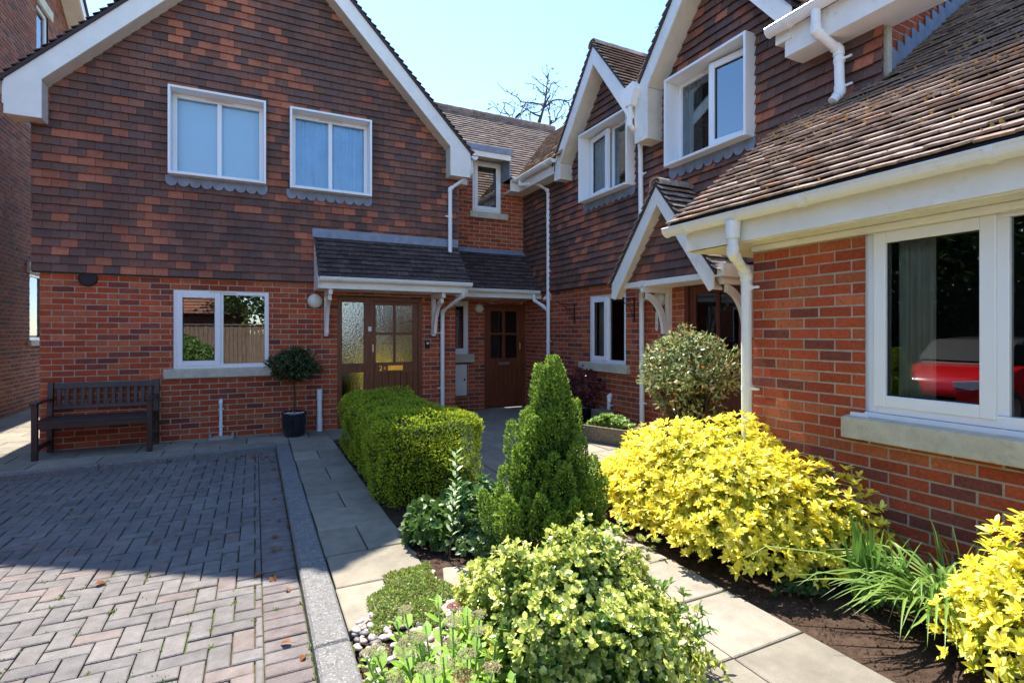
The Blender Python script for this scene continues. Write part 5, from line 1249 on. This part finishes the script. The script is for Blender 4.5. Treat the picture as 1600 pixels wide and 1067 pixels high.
mc = MB(); mc.prism(CB, [(1.05, .975), (1.85, 1.40), (2.9, 1.44), (3.6, 1.2), (3.7, .98)], -.66, .66); mc.build('cabin', M['black'], car, bevel=.05)
GB = Basis(CB(1.10, 1.00, 0), (0, 1, 0), (-.67, 0, .40)); MB().box(GB, -.62, .62, .02, .70, .012, .03).build('windscreen', M['black'], car, bevel=.01)
for s in (-1, 1):
    m1 = MB(); CC = CB(.10, .70, s*.60); m1.prism(Basis(CC, (0, -s*1., 0), (-.1, 0, 1)), [(-.24, -.02), (-.05, -.09), (.19, -.06), (.20, .03), (-.1, .07), (-.24, .05)][::1], -.05 if s > 0 else -.05, .06); m1.build('headlight', M['headlamp'], car, bevel=.01)
    for u_ in (.75, 3.2):
        m1 = MB(); c = CB(u_, .30, s*.80); m1.tube([(c[0], c[1]-.10, c[2]), (c[0], c[1]+.10, c[2])], .30, 24); wh = m1.build('wheel', M['rubber'], car)
        m1 = MB(); m1.tube([(c[0], c[1]-.108, c[2]), (c[0], c[1]+.108, c[2])], .19, 16); m1.build('rim', M['steel'], wh)
m1 = MB(); m1.box(Basis(CB(-.0, .42, 0), (0, -1, 0), (0, 0, 1)), -.45, .45, -.08, .08, -.02, .03); m1.build('grille', M['black'], car)
t = thing('plant_pot', 'white pot with pale flowers standing inside the right-hand window', 'pot')
m1 = MB(); c = (3.82, 1.17, .96); m1.lathe(c, [(.001, 0), (.06, 0), (.085, .16), (.09, .17), (.08, .17), (.001, .15)], 26); m1.build('pot', M['upvc'], t, smooth=True)
n = 160; P = np.array((3.82, 1.17, 1.24))+rdir(n)*RNG.uniform(.02, .13, (n, 1)); cc = colmix((.06, .14, .04), (.14, .24, .06), RNG.random(n)); g = RNG.random(n) < .2; cc[g] = (.7, .7, .8); leaves('foliage', P, rdir(n), rdir(n), .04, .025, cc, T_DIA, M['leaf'], t)

# ================================================================== BASES, LIGHT, CAMERA
bases = {'tile_hung_house': (.3, 8.3, 0), 'link_house': (3.9, 9.2, 0), 'gabled_house': (4.81, 5.5, 0), 'single_storey_wing': (3.56, 1.0, 0), 'neighbour_house': (-3.88, 13, 0),
         'garden_bench': (-1.7, 7.95, 0), 'clipped_hedge': (1.37, 5.43, 0), 'dwarf_conifer': (1.62, 2.86, 0), 'variegated_euonymus': (1.19, 1.92, 0), 'red_car': (-4.6, 4.8, -.06),
         'variegated_shrub': (3.78, 3.7, 0), 'sedum': (.68, 1.8, 0), 'bare_tree': (8.5, 20, 0), 'bay_tree': (.5, 8, .3), 'red_leaved_shrub': (4.5, 6.75, .28)}
for o in list(bpy.data.objects):
    if o.type == 'EMPTY' and o.parent is None and o.name in bases: re_base(o, bases[o.name])
for o in list(bpy.data.objects):
    if o.parent is None and o.type == 'EMPTY' and o.location.length == 0 and o.children:
        pts = [v_.co for ch in o.children if ch.type == 'MESH' for v_ in ch.data.vertices]
        if pts: re_base(o, (sum(p.x for p in pts)/len(pts), sum(p.y for p in pts)/len(pts), min(p.z for p in pts)))

sc = bpy.context.scene
SX, SY = -.02, .622; el = math.atan2(1, math.hypot(SX, SY)); az = math.atan2(SX, SY)
w = bpy.data.worlds.new('World'); sc.world = w; w.use_nodes = True; nt = w.node_tree
sk = nt.nodes.new('ShaderNodeTexSky'); sk.sky_type = 'NISHITA'; sk.sun_disc = False; sk.sun_elevation = el; sk.sun_rotation = az
sk.air_density = .95; sk.dust_density = .1; sk.ozone_density = 5
bg = nt.nodes['Background']; bg.inputs['Strength'].default_value = .15; nt.links.new(sk.outputs[0], bg.inputs[0])
sl = bpy.data.lights.new('sun', 'SUN'); sl.energy = 4.3; sl.angle = R(.53); sl.color = (1, .95, .86)
so = bpy.data.objects.new('sun', sl); C.objects.link(so)
so.rotation_euler = Vector((SX, SY, 1)).to_track_quat('Z', 'Y').to_euler(); so.location = (0, 0, 20)
cam = bpy.data.cameras.new('camera'); co = bpy.data.objects.new('camera', cam); C.objects.link(co)
co.location = (0, 0, 1.45); co.rotation_euler = (R(90), 0, R(-26.1)); cam.sensor_width = 36; cam.lens = 36*820/1600; cam.shift_y = -13.5/1600
cam.clip_end = 1000; cam.clip_start = .05; sc.camera = co
sc.view_settings.view_transform = 'Standard'; sc.view_settings.look = 'None'; sc.view_settings.exposure = 1.62; sc.view_settings.gamma = 1
